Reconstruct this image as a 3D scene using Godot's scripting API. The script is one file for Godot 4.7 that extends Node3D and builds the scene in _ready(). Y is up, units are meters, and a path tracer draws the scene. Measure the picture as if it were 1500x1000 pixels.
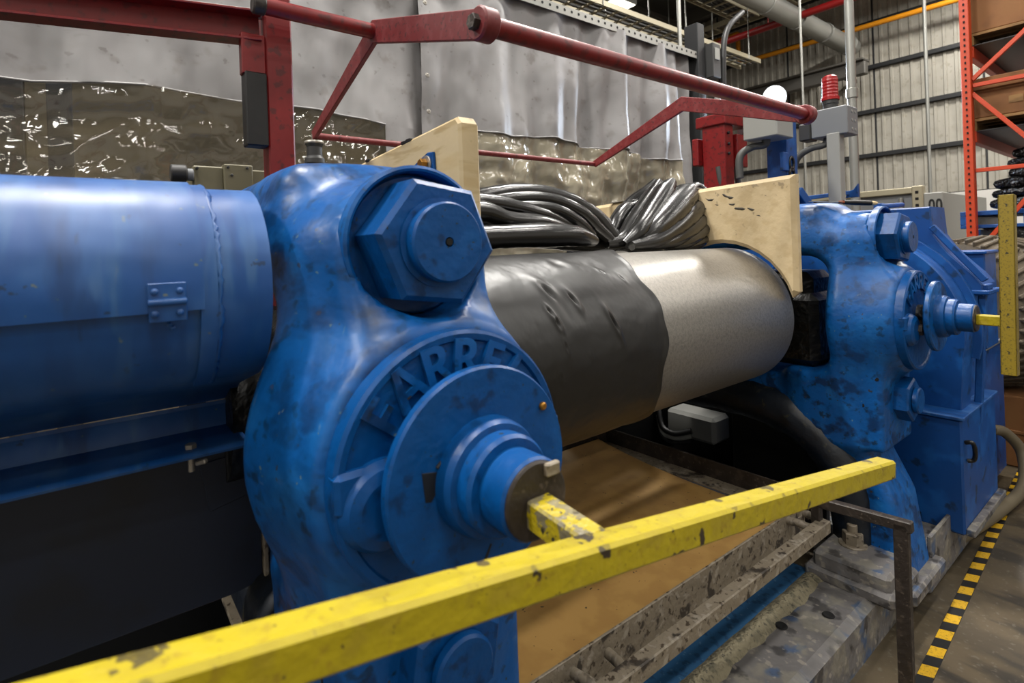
extends Node3D
# Two-roll rubber mill in a workshop. X runs along the rolls (to the far frame), Y up, Z towards the operator aisle.

var M := {}
var used := {}

# ------------------------------------------------------------------ small helpers
func V(x: float, y: float, z: float) -> Vector3:
	return Vector3(x, y, z)

func new_st() -> SurfaceTool:
	var st := SurfaceTool.new()
	st.begin(Mesh.PRIMITIVE_TRIANGLES)
	return st

func tri(st: SurfaceTool, a: Vector3, b: Vector3, c: Vector3, na: Vector3, nb: Vector3, nc: Vector3) -> void:
	if (c - a).cross(b - a).dot(na + nb + nc) < 0.0:
		var t := b
		b = c
		c = t
		t = nb
		nb = nc
		nc = t
	st.set_normal(na); st.add_vertex(a)
	st.set_normal(nb); st.add_vertex(b)
	st.set_normal(nc); st.add_vertex(c)

func quad(st: SurfaceTool, a: Vector3, b: Vector3, c: Vector3, d: Vector3, out: Vector3) -> void:
	var n := (c - a).cross(d - b).normalized()
	if n.dot(out) < 0.0:
		n = -n
	tri(st, a, b, c, n, n, n)
	tri(st, a, c, d, n, n, n)

func box(st: SurfaceTool, xf: Transform3D, size: Vector3, bev := 0.003) -> void:
	var h := size * 0.5
	bev = minf(bev, minf(h.x, minf(h.y, h.z)) * 0.45)
	var ax := [Vector3.RIGHT, Vector3.UP, Vector3.BACK]
	for i in 3:
		var j := (i + 1) % 3
		var k := (i + 2) % 3
		for s in [-1.0, 1.0]:
			var f: Vector3 = ax[i] * (h[i] * s)
			var u: Vector3 = ax[j] * (h[j] - bev)
			var v: Vector3 = ax[k] * (h[k] - bev)
			quad(st, xf * (f - u - v), xf * (f + u - v), xf * (f + u + v), xf * (f - u + v), xf.basis * (ax[i] * s))
			for t in [-1.0, 1.0]:
				# edge along k between face (i,s) and face (j,t)
				var p1: Vector3 = ax[i] * (h[i] * s) + ax[j] * ((h[j] - bev) * t)
				var p2: Vector3 = ax[i] * ((h[i] - bev) * s) + ax[j] * (h[j] * t)
				quad(st, xf * (p1 - v), xf * (p1 + v), xf * (p2 + v), xf * (p2 - v), xf.basis * (ax[i] * s + ax[j] * t))
	for sx in [-1.0, 1.0]:
		for sy in [-1.0, 1.0]:
			for sz in [-1.0, 1.0]:
				var n: Vector3 = (xf.basis * V(sx, sy, sz)).normalized()
				tri(st, xf * V(h.x * sx, (h.y - bev) * sy, (h.z - bev) * sz), xf * V((h.x - bev) * sx, h.y * sy, (h.z - bev) * sz), xf * V((h.x - bev) * sx, (h.y - bev) * sy, h.z * sz), n, n, n)

func cbox(st: SurfaceTool, lo: Vector3, hi: Vector3, bev := 0.003) -> void:
	box(st, Transform3D(Basis(), (lo + hi) * 0.5), (hi - lo).abs(), bev)

func look(dir: Vector3, up := Vector3.UP) -> Basis:   # local Z along dir
	var z := dir.normalized()
	if absf(z.dot(up)) > 0.99:
		up = Vector3.RIGHT
	var x := up.cross(z).normalized()
	return Basis(x, z.cross(x), z)

func bar(st: SurfaceTool, a: Vector3, b: Vector3, w: float, h: float, bev := 0.003, up := Vector3.UP) -> void:
	box(st, Transform3D(look(b - a, up), (a + b) * 0.5), V(w, h, (b - a).length()), bev)

func lathe(st: SurfaceTool, prof: Array, xf: Transform3D, seg := 48) -> void:   # prof: Vector2(radius, height along local Z)
	for i in prof.size() - 1:
		var a: Vector2 = prof[i]
		var b: Vector2 = prof[i + 1]
		var d := b - a
		if d.length() < 1e-6:
			continue
		var n2 := Vector2(d.y, -d.x).normalized()
		for k in seg:
			var t0 := TAU * k / seg
			var t1 := TAU * (k + 1) / seg
			var c0 := V(cos(t0), sin(t0), 0)
			var c1 := V(cos(t1), sin(t1), 0)
			var p := [xf * (c0 * a.x + V(0, 0, a.y)), xf * (c1 * a.x + V(0, 0, a.y)), xf * (c1 * b.x + V(0, 0, b.y)), xf * (c0 * b.x + V(0, 0, b.y))]
			var m0 := (xf.basis * (c0 * n2.x + V(0, 0, n2.y))).normalized()
			var m1 := (xf.basis * (c1 * n2.x + V(0, 0, n2.y))).normalized()
			if a.x > 1e-6:
				tri(st, p[0], p[1], p[2], m0, m1, m1)
			if b.x > 1e-6:
				tri(st, p[0], p[2], p[3], m0, m1, m0)

func cyl(st: SurfaceTool, a: Vector3, b: Vector3, r: float, bev := 0.002, seg := 32) -> void:
	var l := (b - a).length()
	bev = minf(bev, minf(r, l) * 0.4)
	lathe(st, [Vector2(0, 0), Vector2(r - bev, 0), Vector2(r, bev), Vector2(r, l - bev), Vector2(r - bev, l), Vector2(0, l)], Transform3D(look(b - a), a), seg)

func spline(pts: Array, n: int) -> Array:
	var out := []
	for i in pts.size() - 1:
		var p0: Vector3 = pts[maxi(i - 1, 0)]
		var p1: Vector3 = pts[i]
		var p2: Vector3 = pts[i + 1]
		var p3: Vector3 = pts[mini(i + 2, pts.size() - 1)]
		for k in n:
			var t := float(k) / n
			out.append(0.5 * ((2.0 * p1) + (p2 - p0) * t + (2.0 * p0 - 5.0 * p1 + 4.0 * p2 - p3) * t * t + (3.0 * p1 - p0 - 3.0 * p2 + p3) * t * t * t))
	out.append(pts[-1])
	return out

# swept tube; radii: one per point of the path (interpolated), flat: height/width ratio against up
func sweep(st: SurfaceTool, path: Array, radii: Array, seg := 14, flat := 1.0, wob := 0.0, sd := 0) -> void:
	var rings := []
	var norms := []
	var n := path.size()
	var nz := FastNoiseLite.new()
	nz.seed = sd
	nz.frequency = 9.0
	var up := Vector3.UP
	for i in n:
		var t: Vector3 = (path[mini(i + 1, n - 1)] - path[maxi(i - 1, 0)]).normalized()
		if absf(t.dot(up)) > 0.95:
			up = V(0.3, 0.1, 1)
		var x := up.cross(t).normalized()
		var y := t.cross(x)
		up = y
		var f := float(i) / (n - 1) * (radii.size() - 1)
		var j := mini(int(f), radii.size() - 2) if radii.size() > 1 else 0
		var r: float = lerpf(radii[j], radii[mini(j + 1, radii.size() - 1)], f - j)
		var ring := []
		var nn := []
		for k in seg:
			var a := TAU * k / seg
			var e := x * cos(a) + y * (sin(a) * flat)
			var w := 1.0
			if wob > 0.0:
				var q: Vector3 = path[i] + e * r
				w += wob * nz.get_noise_3dv(q * 3.0)
			ring.append(path[i] + e * (r * w))
			nn.append((x * (cos(a) * flat) + y * sin(a)).normalized())
		rings.append(ring)
		norms.append(nn)
	for i in n - 1:
		for k in seg:
			var l := (k + 1) % seg
			tri(st, rings[i][k], rings[i][l], rings[i + 1][l], norms[i][k], norms[i][l], norms[i + 1][l])
			tri(st, rings[i][k], rings[i + 1][l], rings[i + 1][k], norms[i][k], norms[i + 1][l], norms[i + 1][k])
	for e in [0, n - 1]:
		var d: Vector3 = (path[0] - path[1]).normalized() if e == 0 else (path[n - 1] - path[n - 2]).normalized()
		for k in seg:
			tri(st, path[e] + d * 0.15 * (rings[e][0] - path[e]).length(), rings[e][k], rings[e][(k + 1) % seg], d, d, d)

func prism(st: SurfaceTool, poly: Array, xf: Transform3D, depth: float, bev := 0.003) -> void:   # outline in local XY, from z 0 to depth
	var n := poly.size()
	var area := 0.0
	for i in n:
		area += poly[i].cross(poly[(i + 1) % n])
	if area < 0.0:
		poly = poly.duplicate()
		poly.reverse()
	var inset := []
	for i in n:
		var a: Vector2 = (poly[i] - poly[(i + n - 1) % n]).normalized()
		var b: Vector2 = (poly[(i + 1) % n] - poly[i]).normalized()
		var na := Vector2(-a.y, a.x)
		var nb := Vector2(-b.y, b.x)
		var m := (na + nb)
		m = m / maxf(0.25, m.length_squared() * 0.5)
		inset.append(poly[i] + m * bev)
	var idx := Geometry2D.triangulate_polygon(PackedVector2Array(inset))
	if idx.is_empty():
		idx = Geometry2D.triangulate_polygon(PackedVector2Array(poly))
	for s in 2:
		var z := 0.0 if s == 0 else depth
		var nrm := (xf.basis * V(0, 0, -1 if s == 0 else 1)).normalized()
		for i in range(0, idx.size(), 3):
			var q := []
			for k in 3:
				var p: Vector2 = inset[idx[i + k]]
				q.append(xf * V(p.x, p.y, z))
			tri(st, q[0], q[1], q[2], nrm, nrm, nrm)
	for i in n:
		var j := (i + 1) % n
		var e: Vector2 = (poly[j] - poly[i]).normalized()
		var o := V(e.y, -e.x, 0)
		var w0 := V(poly[i].x, poly[i].y, 0)
		var w1 := V(poly[j].x, poly[j].y, 0)
		var i0 := V(inset[i].x, inset[i].y, 0)
		var i1 := V(inset[j].x, inset[j].y, 0)
		var zb := V(0, 0, bev)
		var zt := V(0, 0, depth - bev)
		var zd := V(0, 0, depth)
		quad(st, xf * (w0 + zb), xf * (w1 + zb), xf * (w1 + zt), xf * (w0 + zt), xf.basis * o)
		quad(st, xf * i0, xf * i1, xf * (w1 + zb), xf * (w0 + zb), xf.basis * (o - V(0, 0, 1)))
		quad(st, xf * (i0 + zd), xf * (i1 + zd), xf * (w1 + zt), xf * (w0 + zt), xf.basis * (o + V(0, 0, 1)))

func ngon(r: float, n: int, phase: float) -> Array:
	var out := []
	for i in n:
		var a := deg_to_rad(phase) + TAU * i / n
		out.append(Vector2(cos(a), sin(a)) * r)
	return out

func hex(st: SurfaceTool, a: Vector3, b: Vector3, r: float, phase := 0.0) -> void:
	prism(st, ngon(r, 6, phase), Transform3D(look(b - a), a), (b - a).length(), r * 0.07)

# a grid surface from a function of (u,v) in 0..1, normals by differences
func surf(st: SurfaceTool, f: Callable, nu: int, nv: int, out: Vector3) -> void:
	var p := []
	for i in nu + 1:
		var row := PackedVector3Array()
		for j in nv + 1:
			row.append(f.call(float(i) / nu, float(j) / nv))
		p.append(row)
	var nn := []
	for i in nu + 1:
		var row := PackedVector3Array()
		for j in nv + 1:
			var du: Vector3 = p[mini(i + 1, nu)][j] - p[maxi(i - 1, 0)][j]
			var dv: Vector3 = p[i][mini(j + 1, nv)] - p[i][maxi(j - 1, 0)]
			row.append(du.cross(dv).normalized())
		nn.append(row)
	if out != Vector3.ZERO and nn[nu / 2][nv / 2].dot(out) < 0.0:
		for i in nu + 1:
			for j in nv + 1:
				nn[i][j] = -nn[i][j]
	for i in nu:
		for j in nv:
			tri(st, p[i][j], p[i + 1][j], p[i + 1][j + 1], nn[i][j], nn[i + 1][j], nn[i + 1][j + 1])
			tri(st, p[i][j], p[i + 1][j + 1], p[i][j + 1], nn[i][j], nn[i + 1][j + 1], nn[i][j + 1])

# ------------------------------------------------------------------ implicit surfaces (castings)
func smin(a: float, b: float, k: float) -> float:
	var h := maxf(k - absf(a - b), 0.0) / k
	return minf(a, b) - h * h * k * 0.25

func smax(a: float, b: float, k: float) -> float:
	return -smin(-a, -b, k)

func sd_box(p: Vector3, c: Vector3, h: Vector3, r: float) -> float:
	var q := (p - c).abs() - h + V(r, r, r)
	return q.max(Vector3.ZERO).length() + minf(maxf(q.x, maxf(q.y, q.z)), 0.0) - r

func sd_seg2(p: Vector2, a: Vector2, b: Vector2, ra: float, rb: float) -> float:
	var d := b - a
	var t := clampf((p - a).dot(d) / d.length_squared(), 0, 1)
	return (p - a - d * t).length() - lerpf(ra, rb, t)

func nets(f: Callable, lo: Vector3, hi: Vector3, h: float) -> SurfaceTool:
	var B := 4
	var nb := Vector3i(((hi - lo) / (h * B)).ceil())
	var n := nb * B + Vector3i.ONE
	var g := PackedFloat32Array()
	g.resize(n.x * n.y * n.z)
	g.fill(1e3)
	var near := []
	for bx in nb.x:
		for by in nb.y:
			for bz in nb.z:
				var c := lo + V(bx + 0.5, by + 0.5, bz + 0.5) * (h * B)
				if absf(f.call(c)) < h * B * 1.3:
					near.append(Vector3i(bx, by, bz) * B)
	for o: Vector3i in near:
		for x in range(o.x, o.x + B + 1):
			for y in range(o.y, o.y + B + 1):
				for z in range(o.z, o.z + B + 1):
					var i := (x * n.y + y) * n.z + z
					if g[i] == 1e3:
						g[i] = f.call(lo + V(x, y, z) * h)
	var vid := {}
	var pos := PackedVector3Array()
	var off := [0, 1, n.z, n.z + 1, n.y * n.z, n.y * n.z + 1, n.y * n.z + n.z, n.y * n.z + n.z + 1]
	var offv := [V(0, 0, 0), V(0, 0, 1), V(0, 1, 0), V(0, 1, 1), V(1, 0, 0), V(1, 0, 1), V(1, 1, 0), V(1, 1, 1)]
	var edges := [[0, 1], [2, 3], [4, 5], [6, 7], [0, 2], [1, 3], [4, 6], [5, 7], [0, 4], [1, 5], [2, 6], [3, 7]]
	for o: Vector3i in near:
		for x in range(o.x, o.x + B):
			for y in range(o.y, o.y + B):
				for z in range(o.z, o.z + B):
					var i := (x * n.y + y) * n.z + z
					var s := 0
					for k in 8:
						if g[i + off[k]] < 0.0:
							s += 1
					if s == 0 or s == 8:
						continue
					var p := Vector3.ZERO
					var c := 0
					for e in edges:
						var a := g[i + off[e[0]]]
						var b := g[i + off[e[1]]]
						if (a < 0.0) != (b < 0.0):
							p += offv[e[0]].lerp(offv[e[1]], a / (a - b))
							c += 1
					vid[i] = pos.size()
					pos.append(lo + (V(x, y, z) + p / c) * h)
	var nor := PackedVector3Array()
	var e := h * 0.7
	for p in pos:
		nor.append(V(f.call(p + V(e, 0, 0)) - f.call(p - V(e, 0, 0)), f.call(p + V(0, e, 0)) - f.call(p - V(0, e, 0)), f.call(p + V(0, 0, e)) - f.call(p - V(0, 0, e))).normalized())
	var st := new_st()
	var dirs := [n.y * n.z, n.z, 1]
	for i: int in vid:
		for k in 3:
			var j: int = i + dirs[k]
			if (g[i] < 0.0) == (g[j] < 0.0):
				continue
			var u: int = dirs[(k + 1) % 3]
			var w: int = dirs[(k + 2) % 3]
			if vid.has(i - u) and vid.has(i - w) and vid.has(i - u - w):
				var q := [vid[i], vid[i - u], vid[i - u - w], vid[i - w]]
				tri(st, pos[q[0]], pos[q[1]], pos[q[2]], nor[q[0]], nor[q[1]], nor[q[2]])
				tri(st, pos[q[0]], pos[q[2]], pos[q[3]], nor[q[0]], nor[q[2]], nor[q[3]])
	return st

# ------------------------------------------------------------------ things and parts
func numbered(s: String) -> String:
	var k: int = used.get(s, -1) + 1
	used[s] = k
	return s if k == 0 else "%s_%03d" % [s, k]

func tag(o: Node, label: String, category: String, group := "", kind := "") -> void:
	if label != "": o.set_meta("label", label)
	if category != "": o.set_meta("category", category)
	if group != "": o.set_meta("group", group)
	if kind != "": o.set_meta("kind", kind)

func thing(called: String, at: Vector3, label: String, category: String, group := "") -> Node3D:
	var o := Node3D.new()
	o.name = numbered(called)
	add_child(o, true)
	o.position = at
	tag(o, label, category, group)
	return o

func inst(called: String, mesh: Mesh, m: Material, parent: Node) -> MeshInstance3D:
	var o := MeshInstance3D.new()
	o.name = called
	o.mesh = mesh
	o.material_override = m
	parent.add_child(o, true)
	return o

# a part in world coordinates
func part(called: String, st: SurfaceTool, m: Material, parent: Node3D) -> MeshInstance3D:
	var o := inst(called, st.commit(), m, parent)
	if parent != self and parent.get_parent() == self:
		o.position = -parent.position if parent.get_class() == "Node3D" else Vector3.ZERO
	return o

func solo(called: String, st: SurfaceTool, m: Material, label: String, category: String, group := "") -> MeshInstance3D:
	var o := inst(numbered(called), st.commit(), m, self)
	tag(o, label, category, group)
	return o

func struct(called: String, st: SurfaceTool, m: Material) -> MeshInstance3D:
	var o := inst(called, st.commit(), m, self)
	o.set_meta("kind", "structure")
	return o

func copy_of(o: Node3D, by: Vector3, label: String, base: String) -> Node3D:
	var c: Node3D = o.duplicate()
	c.name = numbered(base)
	add_child(c, true)
	c.position = o.position + by
	if label != "": c.set_meta("label", label)
	return c

# ------------------------------------------------------------------ materials
# layers: [frequency, octaves, low, high, colour, strength, stretch_x, stretch_y]
func paint(size: int, base: Color, layers: Array, sd: int) -> ImageTexture:
	var rgb := PackedFloat32Array()
	rgb.resize(size * size * 3)
	for i in size * size:
		rgb[i * 3] = base.r
		rgb[i * 3 + 1] = base.g
		rgb[i * 3 + 2] = base.b
	for l in layers.size():
		var L: Array = layers[l]
		var nz := FastNoiseLite.new()
		nz.seed = sd * 31 + l * 7 + 1
		nz.noise_type = FastNoiseLite.TYPE_SIMPLEX_SMOOTH
		nz.frequency = float(L[0]) / size
		nz.fractal_octaves = L[1]
		var sx: float = L[6] if L.size() > 6 else 1.0
		var sy: float = L[7] if L.size() > 7 else 1.0
		var im := nz.get_seamless_image(int(size / sx), int(size / sy), false, false, 0.12, true)
		if sx != 1.0 or sy != 1.0:
			im.resize(size, size, Image.INTERPOLATE_CUBIC)
		im.convert(Image.FORMAT_L8)
		var b := im.get_data()
		var lut := PackedFloat32Array()
		for v in 256:
			lut.append(smoothstep(L[2], L[3], v / 255.0) * L[5])
		var c: Color = L[4]
		for i in size * size:
			var k := lut[b[i]]
			if k > 0.001:
				rgb[i * 3] += (c.r - rgb[i * 3]) * k
				rgb[i * 3 + 1] += (c.g - rgb[i * 3 + 1]) * k
				rgb[i * 3 + 2] += (c.b - rgb[i * 3 + 2]) * k
	var out := PackedByteArray()
	out.resize(size * size * 3)
	for i in size * size * 3:
		out[i] = int(clampf(rgb[i], 0, 1) * 255.0)
	var img := Image.create_from_data(size, size, false, Image.FORMAT_RGB8, out)
	img.generate_mipmaps()
	return ImageTexture.create_from_image(img)

func bump(freq: float, oct: int, sd: int, kind := FastNoiseLite.TYPE_SIMPLEX_SMOOTH) -> ImageTexture:
	var nz := FastNoiseLite.new()
	nz.seed = sd
	nz.noise_type = kind
	nz.frequency = freq / 512.0
	nz.fractal_octaves = oct
	return ImageTexture.create_from_image(nz.get_seamless_image(512, 512, false, false, 0.12, true))

func mat(key: String, tex: Texture2D, scale: float, rough: float, metal := 0.0, bumptex: Texture2D = null, bump_cm := 0.1, color := Color.WHITE) -> StandardMaterial3D:
	var m := StandardMaterial3D.new()
	m.resource_name = key
	m.albedo_color = color
	m.roughness = rough
	m.metallic = metal
	if tex:
		m.albedo_texture = tex
	if bumptex:
		m.heightmap_enabled = true
		m.heightmap_texture = bumptex
		m.heightmap_scale = bump_cm
	if tex or bumptex:
		m.uv1_triplanar = true
		m.uv1_world_triplanar = true
		m.uv1_scale = Vector3.ONE * scale
	M[key] = m
	return m

func flatmat(key: String, c: Color, rough := 0.6, metal := 0.0) -> StandardMaterial3D:
	return mat(key, null, 1.0, rough, metal, null, 0.0, c)

func make_materials() -> void:
	var b_fine := bump(14, 4, 5)
	var b_grit := bump(40, 3, 8)
	var b_soft := bump(5, 3, 11)
	mat("cast_blue", paint(1024, Color(0.02, 0.305, 0.565), [
		[6, 4, 0.50, 0.80, Color(0.10, 0.38, 0.64), 0.75],
		[8, 5, 0.56, 0.80, Color(0.03, 0.14, 0.28), 0.75],
		[18, 5, 0.66, 0.84, Color(0.05, 0.10, 0.14), 0.6],
		[26, 3, 0.855, 0.88, Color(0.24, 0.18, 0.14), 0.85],
		[30, 3, 0.875, 0.90, Color(0.58, 0.56, 0.45), 0.6]], 3), 1.1, 0.38, 0.0, b_fine, 0.25).metallic_specular = 0.42
	mat("plate_blue", paint(512, Color(0.0, 0.255, 0.49), [
		[5, 4, 0.5, 0.85, Color(0.02, 0.30, 0.55), 0.7],
		[9, 5, 0.64, 0.86, Color(0.03, 0.14, 0.27), 0.6],
		[30, 3, 0.87, 0.89, Color(0.20, 0.16, 0.13), 0.8]], 13), 2.0, 0.38, 0.0, b_fine, 0.12).metallic_specular = 0.38
	mat("sheet_blue", paint(512, Color(0.06, 0.28, 0.53), [
		[4, 4, 0.45, 0.8, Color(0.22, 0.38, 0.61), 0.8],
		[10, 5, 0.52, 0.85, Color(0.05, 0.19, 0.38), 0.6, 1, 4],
		[12, 4, 0.62, 0.85, Color(0.30, 0.43, 0.60), 0.6, 1, 5],
		[24, 3, 0.89, 0.91, Color(0.50, 0.46, 0.36), 0.7],
		[20, 4, 0.87, 0.90, Color(0.10, 0.09, 0.09), 0.5]], 23), 1.2, 0.42, 0.0, b_soft, 0.3)
	mat("far_blue", paint(512, Color(0.02, 0.25, 0.50), [
		[6, 4, 0.5, 0.8, Color(0.09, 0.35, 0.63), 0.6],
		[10, 5, 0.70, 0.86, Color(0.06, 0.14, 0.24), 0.7]], 33), 0.9, 0.42, 0.0)
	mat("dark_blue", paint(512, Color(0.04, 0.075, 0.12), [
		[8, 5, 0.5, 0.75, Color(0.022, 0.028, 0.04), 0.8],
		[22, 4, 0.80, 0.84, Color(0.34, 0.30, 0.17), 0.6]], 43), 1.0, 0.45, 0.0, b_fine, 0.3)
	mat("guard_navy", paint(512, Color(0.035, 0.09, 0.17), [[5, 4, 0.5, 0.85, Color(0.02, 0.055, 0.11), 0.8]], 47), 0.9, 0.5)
	mat("grease", paint(512, Color(0.03, 0.028, 0.027), [
		[10, 5, 0.66, 0.86, Color(0.09, 0.075, 0.05), 0.7],
		[26, 4, 0.82, 0.86, Color(0.35, 0.29, 0.16), 0.5]], 53), 1.4, 0.4, 0.0, b_fine, 0.6)
	mat("yellow", paint(512, Color(0.64, 0.575, 0.05), [
		[6, 4, 0.5, 0.8, Color(0.60, 0.53, 0.12), 0.7],
		[6, 5, 0.80, 0.82, Color(0.15, 0.12, 0.11), 0.92],
		[24, 4, 0.85, 0.88, Color(0.20, 0.16, 0.12), 0.8],
		[16, 5, 0.66, 0.86, Color(0.50, 0.40, 0.12), 0.45]], 63), 2.6, 0.45, 0.0, b_fine, 0.12)
	mat("worn_yellow", paint(512, Color(0.64, 0.57, 0.06), [
		[6, 4, 0.54, 0.57, Color(0.42, 0.39, 0.34), 0.9],
		[9, 4, 0.73, 0.76, Color(0.14, 0.12, 0.11), 0.9]], 66), 5.0, 0.45, 0.0, b_fine, 0.12)
	mat("dirty_yellow", paint(512, Color(0.50, 0.42, 0.04), [
		[9, 4, 0.78, 0.82, Color(0.10, 0.09, 0.05), 0.9],
		[30, 4, 0.6, 0.8, Color(0.30, 0.26, 0.04), 0.7]], 67), 4.0, 0.5)
	mat("steel_roll", paint(512, Color(0.60, 0.585, 0.56), [
		[50, 4, 0.4, 0.7, Color(0.52, 0.51, 0.49), 0.7],
		[160, 2, 0.5, 0.8, Color(0.70, 0.68, 0.65), 0.6]], 73), 1.3, 0.38, 0.8, b_grit, 0.03)
	mat("rubber", null, 3.0, 0.25, 0.0, b_soft, 0.05, Color(0.07, 0.068, 0.066)).metallic_specular = 0.6
	mat("rubber_sheet", null, 1.2, 0.40, 0.0, b_soft, 0.10, Color(0.045, 0.04, 0.035)).metallic_specular = 0.55
	mat("wood", paint(512, Color(0.77, 0.69, 0.53), [
		[9, 4, 0.45, 0.75, Color(0.71, 0.61, 0.43), 0.7, 6, 1],
		[26, 4, 0.55, 0.8, Color(0.62, 0.52, 0.35), 0.45, 8, 1],
		[5, 4, 0.82, 0.88, Color(0.36, 0.30, 0.2), 0.4]], 83), 1.5, 0.6, 0.0, b_fine, 0.05)
	mat("wood_scuffed", paint(512, Color(0.765, 0.69, 0.545), [
		[6, 4, 0.45, 0.75, Color(0.71, 0.62, 0.47), 0.6],
		[7, 5, 0.83, 0.90, Color(0.45, 0.40, 0.32), 0.5],
		[24, 4, 0.90, 0.92, Color(0.14, 0.12, 0.10), 0.8]], 86), 1.9, 0.62, 0.0, b_fine, 0.08)
	mat("red", paint(512, Color(0.45, 0.03, 0.04), [
		[8, 4, 0.5, 0.8, Color(0.48, 0.06, 0.06), 0.6],
		[12, 5, 0.60, 0.8, Color(0.18, 0.05, 0.05), 0.5]], 93), 2.0, 0.42)
	mat("red_dusty", paint(512, Color(0.42, 0.10, 0.11), [
		[10, 4, 0.4, 0.75, Color(0.48, 0.22, 0.22), 0.6],
		[20, 5, 0.62, 0.8, Color(0.22, 0.08, 0.08), 0.6]], 95), 2.5, 0.5)
	mat("black_steel", paint(512, Color(0.035, 0.03, 0.03), [[12, 4, 0.5, 0.8, Color(0.07, 0.06, 0.055), 0.7]], 97), 2.0, 0.45)
	mat("cloth", paint(512, Color(0.51, 0.505, 0.505), [
		[4, 4, 0.4, 0.8, Color(0.47, 0.46, 0.46), 0.7],
		[8, 5, 0.70, 0.90, Color(0.34, 0.31, 0.29), 0.5],
		[30, 4, 0.82, 0.87, Color(0.28, 0.25, 0.24), 0.4]], 103), 0.4, 0.45)
	var pv := flatmat("pvc", Color(0.38, 0.34, 0.26, 0.24), 0.08)
	pv.transparency = BaseMaterial3D.TRANSPARENCY_ALPHA
	pv.metallic_specular = 1.0
	var pc := flatmat("pvc_cloudy", Color(0.62, 0.59, 0.51, 0.62), 0.10)
	pc.transparency = BaseMaterial3D.TRANSPARENCY_ALPHA
	pc.metallic_specular = 1.0
	mat("clad", paint(512, Color(0.585, 0.57, 0.53), [[5, 3, 0.4, 0.8, Color(0.53, 0.515, 0.475), 0.7], [18, 4, 0.7, 0.85, Color(0.45, 0.43, 0.38), 0.4]], 113), 0.3, 0.55)
	flatmat("rear_wall", Color(0.30, 0.28, 0.23), 0.8)
	flatmat("girt", Color(0.07, 0.075, 0.085), 0.6)
	flatmat("plaster", Color(0.74, 0.73, 0.71), 0.8)
	flatmat("roof", Color(0.26, 0.26, 0.25), 0.8)
	flatmat("roof_steel", Color(0.30, 0.29, 0.27), 0.6)
	flatmat("galv", Color(0.55, 0.55, 0.53), 0.4, 0.5)
	flatmat("tray_galv", Color(0.62, 0.59, 0.50), 0.45, 0.3)
	flatmat("pipe_red", Color(0.50, 0.06, 0.06), 0.45)
	flatmat("pipe_yellow", Color(0.78, 0.50, 0.05), 0.45)
	mat("concrete", paint(512, Color(0.26, 0.225, 0.165), [
		[5, 5, 0.4, 0.75, Color(0.34, 0.295, 0.22), 0.8],
		[9, 5, 0.55, 0.8, Color(0.15, 0.135, 0.11), 0.8, 1, 3],
		[60, 3, 0.72, 0.8, Color(0.42, 0.40, 0.36), 0.5]], 123), 0.55, 0.5, 0.0, b_fine, 0.08)
	mat("dirty_bed", paint(512, Color(0.40, 0.39, 0.385), [
		[5, 4, 0.63, 0.78, Color(0.17, 0.28, 0.46), 0.6],
		[7, 5, 0.50, 0.72, Color(0.50, 0.48, 0.43), 0.7],
		[8, 5, 0.62, 0.80, Color(0.17, 0.16, 0.16), 0.7],
		[20, 4, 0.70, 0.78, Color(0.60, 0.57, 0.52), 0.6]], 133), 1.0, 0.6, 0.0, b_fine, 0.4)
	mat("dust_ridge", paint(512, Color(0.50, 0.47, 0.38), [[10, 5, 0.55, 0.75, Color(0.27, 0.26, 0.21), 0.8], [30, 4, 0.70, 0.78, Color(0.14, 0.14, 0.13), 0.7]], 137), 1.6, 0.8, 0.0, b_grit, 0.8)
	mat("dirty_steel", paint(512, Color(0.48, 0.44, 0.38), [
		[5, 5, 0.66, 0.80, Color(0.12, 0.10, 0.085), 0.75],
		[18, 4, 0.70, 0.78, Color(0.20, 0.16, 0.12), 0.8],
		[10, 4, 0.66, 0.80, Color(0.60, 0.57, 0.52), 0.7]], 143), 1.8, 0.5, 0.1, b_fine, 0.25)
	mat("rust_steel", paint(512, Color(0.17, 0.145, 0.125), [
		[7, 5, 0.55, 0.8, Color(0.27, 0.23, 0.20), 0.8],
		[20, 4, 0.76, 0.82, Color(0.38, 0.34, 0.30), 0.6]], 147), 2.0, 0.5, 0.1, b_fine, 0.2)
	mat("kraft", paint(512, Color(0.64, 0.50, 0.28), [
		[5, 4, 0.4, 0.8, Color(0.58, 0.44, 0.24), 0.7],
		[60, 3, 0.86, 0.89, Color(0.62, 0.50, 0.35), 0.6],
		[20, 3, 0.90, 0.92, Color(0.10, 0.08, 0.06), 0.9]], 153), 1.5, 0.5, 0.0, b_fine, 0.05)
	mat("blue_oil", paint(512, Color(0.15, 0.32, 0.47), [[16, 4, 0.78, 0.84, Color(0.5, 0.55, 0.6), 0.6], [10, 4, 0.6, 0.8, Color(0.06, 0.17, 0.28), 0.6]], 157), 2.0, 0.5)
	mat("orange", paint(512, Color(0.70, 0.22, 0.06), [[14, 4, 0.72, 0.88, Color(0.55, 0.17, 0.06), 0.6]], 163), 1.0, 0.45)
	mat("carton", paint(512, Color(0.47, 0.31, 0.155), [[6, 3, 0.4, 0.8, Color(0.42, 0.27, 0.13), 0.7]], 167), 0.8, 0.75)
	mat("pallet", paint(512, Color(0.52, 0.39, 0.22), [[10, 4, 0.5, 0.8, Color(0.40, 0.29, 0.15), 0.7, 5, 1]], 169), 1.0, 0.75)
	mat("bale", null, 1.2, 0.22, 0.0, bump(18, 4, 91), 3.0, Color(0.055, 0.052, 0.05))
	mat("tyre", paint(512, Color(0.33, 0.29, 0.23), [[10, 5, 0.5, 0.8, Color(0.20, 0.18, 0.15), 0.7]], 173), 1.5, 0.75)
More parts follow.
